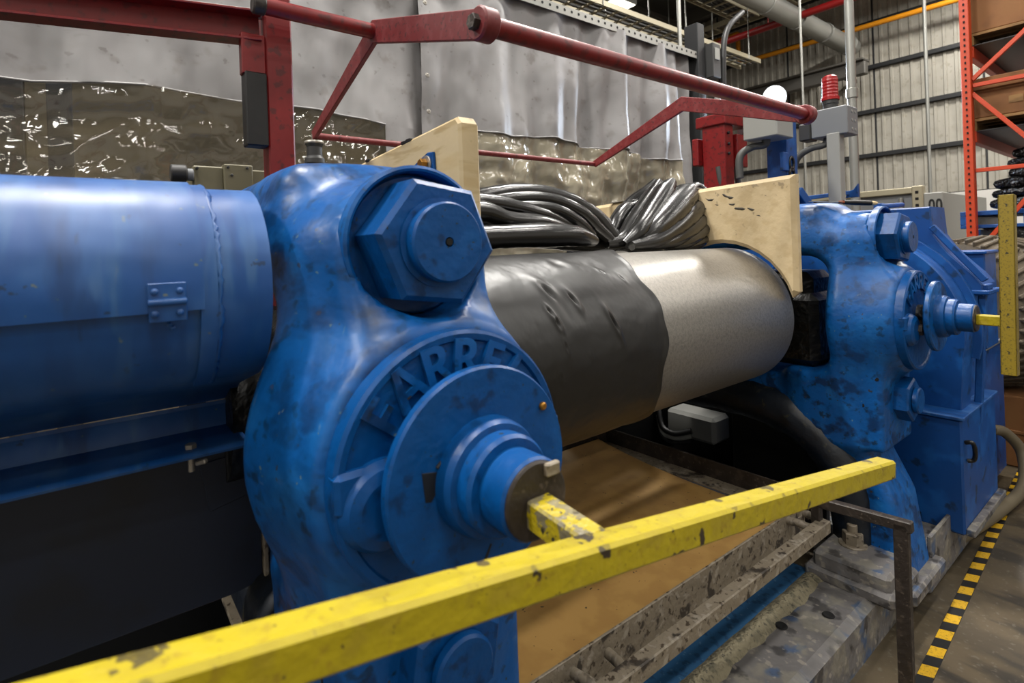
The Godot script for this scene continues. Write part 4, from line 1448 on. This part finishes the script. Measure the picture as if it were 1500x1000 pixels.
	# white junction box and cables seen through the arch of the far frame
	var w := thing("junction_box", V(2.95, 0.3, -2.0), "pale grey box with black cables seen through the far frame's arch", "junction box")
	st = new_st()
	cbox(st, V(2.88, 0.24, -2.14), V(3.06, 0.40, -1.80), 0.02)
	part("body", st, M.grey_light, w)
	for k in 3:
		st = new_st()
		sweep(st, spline([V(2.86, 0.38 - k * 0.03, -2.18), V(2.83, 0.29 - k * 0.025, -2.13), V(2.83, 0.27 - k * 0.025, -2.04), V(2.87, 0.30 - k * 0.03, -1.95)], 6), [0.018], 10)
		part("cable", st, M.black if k != 1 else M.grey_light, w)

func fold(x: float, y: float, s: float) -> float:
	var amp := 0.02 + 0.05 * smoothstep(1.6, 4.8, x)
	return amp * sin(x * 9.0 + 0.6 * sin(y * 0.9 + s)) + 0.6 * amp * sin(x * 23.0 + 1.3 * sin(y * 1.1) + s) + 0.02 * sin(x * 3.1 + y * 1.7 + s) + 0.010 * sin(x * 5.0 - y * 6.0 + s)

func curtain(called: String, x0: float, x1: float, wx0: float, wx1: float, z: float, s: float, label: String) -> Node3D:
	var t := thing(called, V((x0 + x1) * 0.5, 0.1, z), label, "curtain", "workshop partition curtains")
	var top := 3.36
	var edge := func(x: float) -> float: return 2.285 + 0.03 * sin(x * 1.7 + s) + 0.012 * sin(x * 7.0)
	var nz := FastNoiseLite.new()
	nz.seed = int(s * 10.0) + 3
	nz.frequency = 1.0
	# cloth above the window, side borders
	var st := new_st()
	var n := int((x1 - x0) * 40.0)
	surf(st, func(u: float, v: float) -> Vector3:
		var x := lerpf(x0, x1, u)
		var y := lerpf(edge.call(x), top, v)
		return V(x, y, z + fold(x, y, s) * lerpf(1.0, 0.5, v) + 0.012 * nz.get_noise_2d(x * 2.5, y * 2.5)), n, 24, V(0, 0, 1))
	part("cloth", st, M.cloth, t)
	for sd in [[x0, wx0], [wx1, x1]]:
		if sd[1] - sd[0] < 0.02:
			continue
		st = new_st()
		surf(st, func(u: float, v: float) -> Vector3:
			var x := lerpf(sd[0], sd[1], u)
			var y := lerpf(0.05, edge.call(x), v)
			return V(x, y, z + fold(x, y, s) + 0.012 * nz.get_noise_2d(x * 2.5, y * 2.5)), int((sd[1] - sd[0]) * 40.0) + 2, 40, V(0, 0, 1))
		part("side_border", st, M.cloth, t)
	# clear PVC window, wrinkled
	st = new_st()
	surf(st, func(u: float, v: float) -> Vector3:
		var x := lerpf(wx0, wx1, u)
		var y := lerpf(0.4, edge.call(x), v)
		var k := 1.0 - smoothstep(2.0, 2.28, y) * 0.3
		return V(x, y, z - 0.004 + fold(x, y, s) * 0.8 + k * (0.085 * nz.get_noise_2d(x * 1.1 + y * 0.9, y * 1.9 - x * 0.5 + 20.0) + 0.007 * nz.get_noise_2d(x * 2.6 - y * 1.6, y * 3.4 + x * 1.2 + 7.0))), int((wx1 - wx0) * 45.0), 80, V(0, 0, 1))
	part("clear_window", st, M.pvc if x0 < 0.0 else M.pvc_cloudy, t)
	# hem seam along the window edge
	st = new_st()
	var path := []
	for i in 60:
		var x := lerpf(wx0, wx1, i / 59.0)
		var y: float = edge.call(x)
		path.append(V(x, y, z + fold(x, y, s) * 0.95 + 0.004))
	sweep(st, path, [0.006], 6)
	part("hem", st, M.cloth, t)
	return t

func curtains() -> void:
	var a := curtain("partition_curtain", -7.0, 1.80, -6.8, 1.50, -3.20, 0.7, "dirty grey partition curtain with clear window, left of the button seam")
	var b := curtain("partition_curtain", 1.76, 4.85, 2.06, 4.74, -3.17, 2.9, "grey partition curtain with clear window, right of the button seam")
	for y in [2.85, 2.62, 2.38, 3.1]:
		var st := new_st()
		lathe(st, [Vector2(0.016, 0), Vector2(0.014, 0.004), Vector2(0.006, 0.005), Vector2(0.005, 0.002), Vector2(0, 0.002)], Transform3D(Basis(), V(1.79, y, -3.13)), 18)
		part("snap_button", st, M.zinc, b)
	for q in [[-0.39, -0.28], [-0.18, -0.06]]:
		var sp := new_st()
		cbox(sp, V(q[0], 0, -4.3), V(q[1], 4.5, -4.18), 0.006)
		solo("dark_post", sp, M.girt, "dark steel post dimly seen through the clear curtain window, %s of two" % ("left" if q[0] < -0.3 else "right"), "post", "posts behind the curtain")
	var r := thing("curtain_rail", V(2, 3.3, -3.2), "grey perforated steel rail carrying the partition curtains", "curtain rail")
	var st := new_st()
	bar(st, V(-7.5, 3.42, -3.19), V(4.95, 3.40, -3.19), 0.10, 0.012, 0.002)
	bar(st, V(-7.5, 3.385, -3.14), V(4.95, 3.365, -3.14), 0.008, 0.07, 0.002)
	bar(st, V(-7.5, 3.385, -3.24), V(4.95, 3.365, -3.24), 0.008, 0.07, 0.002)
	part("channel", st, M.galv, r)
	for i in 30:
		st = new_st()
		cyl(st, V(2.6 + i * 0.08, 3.374, -3.1365), V(2.6 + i * 0.08, 3.374, -3.1345), 0.012, 0.0005, 12)
		part("slot", st, M.hole, r)
	var p := thing("curtain_post", V(4.98, 0, -3.2), "dark steel post with switch box at the far end of the curtain rail", "post")
	st = new_st()
	cbox(st, V(4.94, 0, -3.28), V(5.06, 3.7, -3.12), 0.006)
	part("post", st, M.girt, p)
	st = new_st()
	cbox(st, V(5.08, 3.15, -3.14), V(5.22, 3.5, -3.04), 0.006)
	part("box", st, M.grey_dark, p)
	st = new_st()
	cbox(st, V(5.11, 3.33, -3.04), V(5.19, 3.45, -3.03), 0.002)
	part("label_plate", st, M.grey_light, p)
	st = new_st()
	sweep(st, spline([V(5.35, 2.2, -3.1), V(5.36, 3.2, -3.1), V(5.45, 3.7, -3.1), V(5.8, 4.0, -3.1)], 8), [0.03], 10)
	part("cable", st, M.black, p)
	st = new_st()
	cyl(st, V(5.15, 0, -3.05), V(5.15, 3.0, -3.05), 0.03, 0.002, 16)
	part("conduit", st, M.grey_light, p)

func back_of_hall() -> void:
	# pipes under the roof
	var st := new_st()
	cyl(st, V(11.5, 6.0, -11.9), V(11.56, 6.0, 7.9), 0.075, 0.004, 20)
	for i in 8:
		cyl(st, V(11.53, 6.0, -10.0 + i * 2.2), V(11.53, 7.8, -10.0 + i * 2.2), 0.012, 0.002, 8)
	solo("sprinkler_pipe", st, M.pipe_red, "long red pipe hung under the roof", "pipe")
	st = new_st()
	cyl(st, V(14.4, 7.25, -11.9), V(14.4, 7.25, -7.85), 0.06, 0.004, 16)
	cyl(st, V(14.4, 7.28, -7.85), V(14.4, 6.36, -7.85), 0.06, 0.02, 16)
	cyl(st, V(14.4, 6.40, -7.88), V(14.4, 6.24, 4.0), 0.06, 0.02, 16)
	solo("gas_pipe", st, M.pipe_yellow, "yellow gas pipe with a drop running along the end wall", "pipe")
	st = new_st()
	cyl(st, V(2.0, 5.98, -5.0), V(14.6, 6.02, -5.1), 0.20, 0.01, 32)
	for i in 5:
		cyl(st, V(9.0 + i * 1.3, 6.0, -5.05), V(9.06 + i * 1.3, 6.0, -5.05), 0.212, 0.004, 32)
	solo("air_duct", st, M.galv, "round grey duct running under the roof to the end wall", "duct")
	st = new_st()
	cbox(st, V(13.9, 5.15, -11.9), V(14.1, 5.45, -4.6), 0.02)
	cbox(st, V(13.8, 5.45, -11.9), V(14.2, 5.5, -4.6), 0.01)
	for z in [-11.0, -8.0, -5.2]:
		cbox(st, V(14.1, 5.25, z - 0.05), V(15.03, 5.35, z + 0.05), 0.006)
	solo("steel_girder", st, M.roof_steel, "grey steel girder along the end wall under the yellow pipe", "girder")
	# cable trays
	for k in 5:
		var y: float = [5.2, 5.5, 5.6, 6.3, 6.2][k]
		var z: float = [-5.9, -6.7, -7.8, -9.4, -5.9][k]
		var t := thing("cable_tray", V(6, y, z), ["lowest ladder cable tray above the curtain rail", "middle ladder cable tray above the curtain rail", "rear ladder cable tray beyond the curtain rail", "highest ladder cable tray near the rear wall", "ladder cable tray under the roof beside the round duct"][k], "cable tray", "ladder cable trays")
		st = new_st()
		for s in [-0.22, 0.22]:
			cbox(st, V(1.0, y, z + s - 0.015), V(11.3, y + 0.09, z + s + 0.015), 0.003)
		part("side_rail", st, M.tray_galv, t)
		for i in 34:
			st = new_st()
			cbox(st, V(1.1 + i * 0.3, y + 0.01, z - 0.21), V(1.14 + i * 0.3, y + 0.04, z + 0.21), 0.002)
			part("rung", st, M.tray_galv, t)
		st = new_st()
		for s in [-0.12, 0.0, 0.1]:
			cyl(st, V(1.0, y + 0.06, z + s), V(11.3, y + 0.06, z + s), 0.025, 0.002, 10)
		part("cables", st, M.cable, t)
		for i in 5:
			st = new_st()
			cyl(st, V(2.0 + i * 2.2, y, z + 0.24), V(2.0 + i * 2.2, 8.2, z + 0.24), 0.012, 0.002, 8)
			part("hanger", st, M.galv, t)
	var ct := thing("cross_tray", V(12.2, 6.65, -6.0), "galvanised cross tray along the end of the hall beside the red pipe", "cable tray")
	st = new_st()
	for s in [-0.2, 0.2]:
		cbox(st, V(12.2 + s - 0.02, 6.6, -11.0), V(12.2 + s + 0.02, 6.71, -2.0), 0.003)
	part("side_rail", st, M.tray_galv, ct)
	for i in 24:
		st = new_st()
		cbox(st, V(12.02, 6.62, -10.8 + i * 0.36), V(12.38, 6.65, -10.75 + i * 0.36), 0.002)
		part("rung", st, M.tray_galv, ct)
	# twin lamps above the curtain
	for k in 2:
		var z: float = [-8.14, -7.42][k]
		var l := thing("flood_lamp", V(8.88, 6.45, z), ["square white lamp glowing above the curtain rail, left of the pair", "smaller white lamp glowing above the curtain rail, right of the pair"][k], "lamp", "square lamps above the curtain")
		st = new_st()
		cbox(st, V(8.55, 6.5, z - 0.22), V(9.2, 6.6, z + 0.22), 0.01)
		cyl(st, V(8.88, 6.6, z), V(8.88, 8.2, z), 0.012, 0.002, 8)
		part("housing", st, M.grey_light, l)
		st = new_st()
		cbox(st, V(8.58, 6.485, z - 0.19), V(9.17, 6.5, z + 0.19), 0.004)
		part("diffuser", st, M.glow, l)
		var al := AreaLight3D.new()
		al.name = "lamp"
		al.area_size = Vector2(0.57, 0.36)
		al.light_energy = 4.0
		al.light_color = Color(1.0, 0.985, 0.96)
		al.shadow_enabled = true
		al.area_range = 40.0
		al.area_attenuation = 2.0
		al.rotation = V(-PI / 2, 0, 0)
		al.position = V(0, 0.025, 0)
		l.add_child(al)
	# conduit drops
	for q in [[7.0, -4.72, 8.2, 4.05, 0.03, "left of the duct"], [9.0, -3.86, 8.2, 1.6, 0.018, "above the work lamp"], [5.0, -1.756, 8.2, 1.6, 0.034, "right of the red beacon"], [12.0, -3.0, 8.2, 2.2, 0.028, "left of the orange rack"]]:
		st = new_st()
		cyl(st, V(q[0], q[3], q[1]), V(q[0], q[2], q[1]), q[4], 0.003, 16)
		if q[4] > 0.03 and q[3] < 3.0:
			cyl(st, V(q[0], q[3] + 1.0, q[1]), V(q[0], q[3] + 1.08, q[1]), q[4] + 0.008, 0.003, 16)
		solo("conduit", st, M.galv, "thin vertical galvanised conduit dropping from the roof, %s" % q[5], "conduit", "vertical conduits")
	# bright work lamp near the end of the red bar
	var wl := thing("work_lamp", V(6.0, 3.03, -2.87), "dazzling white round work lamp above the end of the red tube", "lamp")
	var L := V(6.0, 3.03, -2.87)
	st = new_st()
	lathe(st, [Vector2(0, 0.16), Vector2(0.05, 0.15), Vector2(0.10, 0.05), Vector2(0.125, 0.0), Vector2(0.12, -0.005), Vector2(0.095, 0.04), Vector2(0, 0.10)], Transform3D(look(V(0.78, 0.1, -0.62)), L), 32)
	cyl(st, L + V(0.1, -3.03, -0.08), L + V(0.1, 0.06, -0.08), 0.02, 0.002, 10)
	part("reflector", st, M.grey_light, wl)
	st = new_st()
	lathe(st, [Vector2(0, -0.055), Vector2(0.05, -0.05), Vector2(0.09, -0.03), Vector2(0.105, -0.006), Vector2(0.10, 0.02), Vector2(0, 0.04)], Transform3D(look(V(0.78, 0.1, -0.62)), L), 32)
	part("bulb", st, M.glow_cold, wl)
	var ol := SpotLight3D.new()
	ol.name = "beam"
	ol.light_energy = 6.0
	ol.light_color = Color(0.86, 0.92, 1.0)
	ol.light_size = 0.09
	ol.spot_range = 40.0
	ol.spot_attenuation = 2.0
	ol.spot_angle = 70.0
	ol.shadow_enabled = true
	wl.add_child(ol)
	ol.basis = Basis.looking_at(V(-0.75, -0.35, 0.6))
	ol.position = V(-0.06, -0.01, 0.05)
	# container with numbers, roller frame
	var c := thing("container", V(9.2, 0, -2.8), "grey freight container with a 00 number beside the white wall", "container")
	st = new_st()
	cbox(st, V(9.0, 2.03, -4.2), V(9.12, 2.12, -2.44), 0.01)
	part("top_rail", st, M.tray_galv, c)
	st = new_st()
	cbox(st, V(8.98, 0, -2.46), V(9.1, 2.13, -2.33), 0.01)
	part("corner_post", st, M.tray_galv, c)
	for y in [2.04, 1.95, 1.86]:
		st = new_st()
		cbox(st, V(8.975, y - 0.02, -2.42), V(8.99, y + 0.02, -2.38), 0.004)
		part("post_hole", st, M.hole, c)
	st = new_st()
	cbox(st, V(9.06, 0, -4.2), V(9.10, 2.04, -2.44), 0.004)
	part("door_panel", st, M.grey_box, c)
	st = new_st()
	cyl(st, V(9.02, 0.3, -2.60), V(9.02, 1.98, -2.60), 0.03, 0.003, 16)
	part("lock_rod", st, M.galv, c)
	st = new_st()
	cbox(st, V(9.0, 0, -2.33), V(11.4, 2.02, -2.12), 0.01)
	var sp := part("side_post", st, M.grey_light, c)
	var font := SystemFont.new()
	font.font_names = PackedStringArray(["Droid Sans"])
	font.font_weight = 700
	var o := letter("00", V(8.995, 1.86, -2.20), 0.0, 0.17, font, sp, M.black, 0.008)
	o.transform = Transform3D(Basis(V(0, 0, 1) * 0.62, V(0, 1, 0), V(-1, 0, 0)), V(8.997, 1.84, -2.20))
	# red column with its boxes
	var r := thing("red_column", V(3.7, 0, -2.2), "red steel column with side boxes and disc behind the far wooden board", "column")
	st = new_st()
	cbox(st, V(3.62, 0, -2.28), V(3.74, 2.36, -2.10), 0.006)
	cbox(st, V(3.60, 2.30, -2.32), V(3.92, 2.38, -2.08), 0.006)
	part("column", st, M.red, r)
	st = new_st()
	cbox(st, V(3.56, 2.02, -2.33), V(3.66, 2.22, -2.28), 0.006)
	cbox(st, V(3.76, 2.0, -2.20), V(3.90, 2.24, -2.08), 0.006)
	part("switch_box", st, M.red, r)
	st = new_st()
	cyl(st, V(3.92, 2.34, -2.14), V(3.96, 2.34, -2.10), 0.10, 0.006, 28)
	part("disc", st, M.red, r)
	for y in [2.24, 2.16, 2.09]:
		st = new_st()
		cyl(st, V(3.665, y, -2.10), V(3.665, y, -2.085), 0.011, 0.002, 12)
		part("knob", st, M.black_steel, r)
	for x in [3.63, 3.87]:
		st = new_st()
		sweep(st, spline([V(x, 2.0, -2.16), V(x + 0.005, 1.9, -2.15), V(x + 0.03, 1.75, -2.14), V(x + 0.03, 1.4, -2.14)], 5), [0.022], 10)
		part("cable", st, M.cable, r)
	# blue column with grey box
	var b := thing("blue_column", V(3.68, 0, -1.72), "blue steel column carrying a small grey box, right of the red column", "column")
	st = new_st()
	cbox(st, V(3.62, 0, -1.80), V(3.76, 2.26, -1.66), 0.006)
	part("column", st, M.far_blue, b)
	st = new_st()
	cbox(st, V(3.55, 1.90, -1.68), V(3.64, 2.02, -1.655), 0.004)
	bar(st, V(3.72, 1.78, -1.66), V(3.86, 1.56, -1.58), 0.08, 0.05, 0.004)
	part("bracket", st, M.far_blue, b)
	st = new_st()
	for k in 2:
		var ring := []
		for i in 17:
			var an := TAU * i / 16.0
			ring.append(V(3.66 + cos(an) * 0.03, 1.88 + k * 0.07 + sin(an) * 0.045, -1.655))
		sweep(st, ring, [0.009], 8)
	part("chain_link", st, M.grease, b)
	st = new_st()
	cbox(st, V(3.36, 2.10, -1.82), V(3.58, 2.30, -1.60), 0.006)
	var gb := part("junction_box", st, M.grey_light, b)
	st = new_st()
	sweep(st, spline([V(3.46, 2.11, -1.72), V(3.46, 2.07, -1.73), V(3.42, 2.06, -1.80), V(3.35, 2.0, -1.84), V(3.34, 1.86, -1.84)], 6), [0.028, 0.024, 0.024, 0.024], 12)
	part("cable", st, M.cable, gb)
	# beacon on its grey box
	var k := thing("beacon_stand", V(4.0, 0, -1.53), "red warning beacon on a grey control box on a square post", "warning beacon")
	st = new_st()
	cbox(st, V(3.97, 0, -1.56), V(4.05, 2.16, -1.48), 0.004)
	part("post", st, M.grey_light, k)
	st = new_st()
	cbox(st, V(3.98, 2.145, -1.66), V(4.16, 2.335, -1.43), 0.006)
	var cb := part("control_box", st, M.grey_box, k)
	for y in [2.30, 2.24, 2.18]:
		for x in [4.06, 4.11]:
			st = new_st()
			cyl(st, V(x, y, -1.432), V(x, y, -1.427), 0.010, 0.001, 10)
			part("knockout", st, M.grey_light, cb)
	st = new_st()
	cbox(st, V(3.98, 2.14, -1.745), V(4.1, 2.26, -1.665), 0.008)
	part("side_box", st, M.grey_dark, k)
	st = new_st()
	lathe(st, [Vector2(0.045, 2.335), Vector2(0.045, 2.37), Vector2(0.05, 2.375), Vector2(0.05, 2.40)], Transform3D(look(V(0, 1, 0)), V(4.06, 0, -1.56)), 28)
	part("beacon_base", st, M.grey_dark, k)
	st = new_st()
	var lp := [Vector2(0.056, 2.40), Vector2(0.056, 2.42)]
	for i in 6:
		lp.append(Vector2(0.050, 2.423 + i * 0.022))
		lp.append(Vector2(0.0475, 2.434 + i * 0.022))
	lp.append_array([Vector2(0.046, 2.56), Vector2(0.03, 2.572), Vector2(0, 2.575)])
	lathe(st, lp, Transform3D(look(V(0, 1, 0)), V(4.06, 0, -1.56)), 32)
	part("beacon_lens", st, M.red_lens, k)
	st = new_st()
	sweep(st, spline([V(4.05, 2.15, -1.58), V(4.04, 2.10, -1.60), V(4.0, 2.08, -1.68), V(3.98, 2.02, -1.76), V(3.97, 1.86, -1.80)], 6), [0.026, 0.022, 0.022, 0.022], 12)
	part("cable", st, M.cable, k)
	# blue pipe rail low in front of the container
	st = new_st()
	bar(st, V(4.3, 1.76, -1.85), V(4.55, 1.79, -1.62), 0.03, 0.03, 0.003)
	prism(st, [Vector2(0, 0), Vector2(0.09, 0), Vector2(0.09, 0.10), Vector2(0.06, 0.06), Vector2(0.03, 0.05)], Transform3D(Basis(V(0, 0, 1), V(0, 1, 0), V(-1, 0, 0)), V(4.55, 1.75, -1.66)), 0.03, 0.003)
	cbox(st, V(4.28, 0, -1.9), V(4.34, 1.76, -1.84), 0.004)
	solo("blue_rail", st, M.far_blue, "thin blue rail bracket in front of the grey container", "rail")
	# sensor on a thin rod
	st = new_st()
	cyl(st, V(10.0, 0, -3.72), V(10.0, 3.05, -3.72), 0.022, 0.003, 12)
	cyl(st, V(9.95, 3.05, -3.72), V(10.05, 3.05, -3.72), 0.04, 0.004, 16)
	solo("sensor_rod", st, M.grey_light, "thin pale upright rod with a small round head before the ribbed wall", "rod")

func rack() -> void:
	var t := thing("pallet_rack", V(6.0, 0, -0.7), "orange pallet rack with perforated upright and diagonal braces", "pallet rack")
	var st := new_st()
	for z in [-1.215, -0.05]:
		st = new_st()
		cbox(st, V(5.95, 0, z - 0.032), V(6.04, 5.2, z + 0.032), 0.004)
		var up := part("upright", st, M.orange, t)
		if z < -1.0:
			for i in 56:
				st = new_st()
				cbox(st, V(5.944, 1.45 + i * 0.05, z - 0.006), V(5.955, 1.468 + i * 0.05, z + 0.006), 0.001)
				part("slot", st, M.hole, up)
	for q in [[V(6, 2.764, -1.183), V(6, 3.80, -0.05)], [V(6, 2.648, -1.186), V(6, 1.15, -0.05)], [V(6, 1.30, -1.18), V(6, 2.80, -0.05)], [V(6, 2.713, -1.18), V(6, 2.70, -0.05)], [V(6, 1.985, -1.18), V(6, 1.98, -0.05)], [V(6, 3.75, -0.05), V(6, 4.9, -1.18)]]:
		st = new_st()
		bar(st, q[0], q[1], 0.028, 0.034, 0.003)
		part("brace", st, M.orange, t)
	for y in [1.48, 2.33, 3.06]:
		for z in [-1.20, -0.06]:
			st = new_st()
			cbox(st, V(6.04, y - 0.10, z - 0.025), V(8.7, y, z + 0.025), 0.004)
			part("beam", st, M.orange if y > 2.0 else M.far_blue, t)
	st = new_st()
	for z in [-1.215, -0.05]:
		cbox(st, V(8.7, 0, z - 0.032), V(8.79, 5.2, z + 0.032), 0.004)
	part("rear_upright", st, M.orange, t)
	# loads
	var names := [["large brown carton on the uppermost visible rack level", 3.18, 3.95], ["wide brown carton with taped lid on the middle rack level", 2.44, 2.77]]
	for k in 2:
		var y0: float = names[k][1]
		var y1: float = names[k][2]
		var b := thing("carton", V(6.7, y0, -0.65), names[k][0], "carton", "cartons on the rack")
		st = new_st()
		cbox(st, V(6.10, y0, -1.24), V(7.3, y1, -0.15), 0.01)
		part("body", st, M.carton, b)
		st = new_st()
		cbox(st, V(6.08, y1 - 0.09, -1.262), V(7.32, y1 + 0.012, -0.13), 0.006)
		part("lid", st, M.carton, b)
		if k == 1:
			st = new_st()
			cbox(st, V(6.095, 2.53, -0.97), V(6.1, 2.59, -0.88), 0.001)
			part("printed_label", st, M.pallet, b)
		var p := thing("pallet", V(6.7, y0 - 0.11, -0.65), ["wooden pallet under the large upper carton", "wooden pallet under the wide middle carton"][k], "pallet", "pallets on the rack")
		for i in 7:
			st = new_st()
			cbox(st, V(6.08 + i * 0.18, y0 - 0.025, -1.26), V(6.20 + i * 0.18, y0 - 0.002, -0.13), 0.002)
			part("deck_board", st, M.pallet, p)
		for i in 3:
			st = new_st()
			cbox(st, V(6.08, y0 - 0.108, -1.26 + i * 0.52), V(7.3, y0 - 0.025, -1.18 + i * 0.52), 0.003)
			part("stringer", st, M.pallet, p)
		st = new_st()
		cbox(st, V(6.05, y0 - 0.118, -1.23), V(8.0, y0 - 0.109, -0.04), 0.001)
		solo("rack_shelf", st, M.black_steel, ["dark shelf deck under the upper pallet", "dark shelf deck under the middle pallet"][k], "shelf deck", "rack shelf decks")
	# wrapped bale
	var w := thing("wrapped_bale", V(6.6, 1.6, -0.7), "black plastic-wrapped heap on the low rack level", "bale")
	var rng := RandomNumberGenerator.new()
	rng.seed = 77
	for i in 6:
		st = new_st()
		var y := 1.70 + i * 0.085
		var c := V(6.55, y, -0.66)
		var hw := V(0.42 - i * 0.02, 0.06, 0.50 - i * 0.035 + rng.randf_range(-0.03, 0.03))
		surf(st, func(u: float, v: float) -> Vector3:
			var a := u * TAU
			var b := (v - 0.5) * PI
			var d := V(signf(cos(a)) * pow(absf(cos(a)), 0.45) * pow(cos(b), 0.5), signf(sin(b)) * pow(absf(sin(b)), 0.6), signf(sin(a)) * pow(absf(sin(a)), 0.45) * pow(cos(b), 0.5))
			var wob := 1.0 + 0.06 * sin(a * 7.0 + i * 2.0) * cos(b * 3.0) + 0.04 * sin(a * 17.0 + i)
			return c + d * hw * wob, 60, 14, Vector3.ZERO)
		part("wrapped_layer", st, M.bale, w)
	var bp := thing("blue_pallet", V(6.6, 1.49, -0.7), "blue pallet deck under the black wrapped heap", "pallet")
	st = new_st()
	cbox(st, V(6.06, 1.60, -1.31), V(7.2, 1.64, -0.1), 0.004)
	cbox(st, V(6.06, 1.49, -1.31), V(7.2, 1.52, -0.1), 0.004)
	for z in [-1.31, -0.9, -0.5, -0.18]:
		cbox(st, V(6.06, 1.52, z), V(7.2, 1.60, z + 0.08), 0.004)
	part("deck", st, M.far_blue, bp)
	st = new_st()
	prism(st, [Vector2(-1.18, 1.49), Vector2(-0.1, 1.49), Vector2(-0.1, 1.30), Vector2(-0.9, 1.34)], Transform3D(Basis(V(0, 0, 1), V(0, 1, 0), V(-1, 0, 0)), V(7.1, 0, 0)), 1.0, 0.01)
	part("dark_load", st, M.grease, bp)

func small_things() -> void:
	# knife on the far frame
	var k := thing("rubber_knife", V(2.6, 1.62, -0.92), "rubber-cutting knife with black handle lying on the far frame", "knife")
	var a := V(2.33, 1.604, -0.985)
	var b := V(2.60, 1.588, -0.825)
	var d := (b - a).normalized()
	var st := new_st()
	bar(st, a, a + d * 0.14, 0.02, 0.0022, 0.0005)
	part("blade", st, M.zinc, k)
	st = new_st()
	bar(st, a + d * 0.13, a + d * 0.155, 0.016, 0.012, 0.003)
	part("ferrule", st, M.copper, k)
	st = new_st()
	sweep(st, [a + d * 0.15, a + d * 0.20, a + d * 0.275], [0.009, 0.011, 0.010], 12)
	part("handle", st, M.black, k)
	st = new_st()
	sweep(st, [a + d * 0.274, a + d * 0.29, a + d * 0.302], [0.0095, 0.0095, 0.006], 12)
	part("handle_tip", st, M.wood, k)
	# beige control box behind the cover
	var c := thing("control_cabinet", V(0.36, 1.5, -1.9), "beige metal control box behind the blue cover", "control box")
	st = new_st()
	cbox(st, V(0.255, 0.8, -2.05), V(0.34, 1.742, -1.90), 0.004)
	cbox(st, V(0.42, 0.8, -2.05), V(0.52, 1.738, -1.90), 0.004)
	part("body", st, M.beige, c)
	st = new_st()
	cbox(st, V(0.338, 0.8, -2.06), V(0.422, 1.75, -1.885), 0.003)
	part("door", st, M.beige, c)
	for q in [V(0.265, 1.732, 0), V(0.35, 1.74, 0), V(0.405, 1.74, 0), V(0.36, 1.715, 0)]:
		st = new_st()
		cyl(st, V(q.x, q.y, -1.902), V(q.x, q.y, -1.880), 0.004, 0.001, 10)
		part("screw", st, M.grey_dark, c)
	var m := thing("limit_switch", V(0.215, 1.7, -1.9), "small grey cylindrical switch left of the beige control box", "switch")
	st = new_st()
	cyl(st, V(0.196, 1.715, -1.90), V(0.238, 1.715, -1.90), 0.026, 0.003, 24)
	part("body", st, M.grey_dark, m)
	st = new_st()
	cyl(st, V(0.238, 1.712, -1.90), V(0.256, 1.712, -1.90), 0.019, 0.002, 20)
	part("neck", st, M.grey_box, m)
	# dim stuff under the lower guard
	st = new_st()
	cbox(st, V(0.05, 0.0, -1.55), V(0.45, 0.50, -1.30), 0.01)
	solo("pink_panel", st, M.pink, "dull pink-brown panel standing under the dark guard", "panel")
	var g := thing("guard_strut", V(0.36, 0, -1.2), "pale flat strut leaning under the dark guard beside the pink panel", "strut")
	st = new_st()
	bar(st, V(0.33, 0.05, -1.22), V(0.32, 0.80, -1.22), 0.05, 0.006, 0.002)
	part("bar", st, M.galv, g)
	st = new_st()
	bar(st, V(0.375, 0.05, -1.23), V(0.355, 0.80, -1.23), 0.03, 0.03, 0.003)
	part("angle", st, M.black_steel, g)
	st = new_st()
	cbox(st, V(0.42, 0.14, -1.6), V(0.85, 0.33, -1.15), 0.03)
	solo("bearing_pedestal", st, M.dirty_steel, "dusty grey pedestal block low beside the near frame leg", "pedestal")
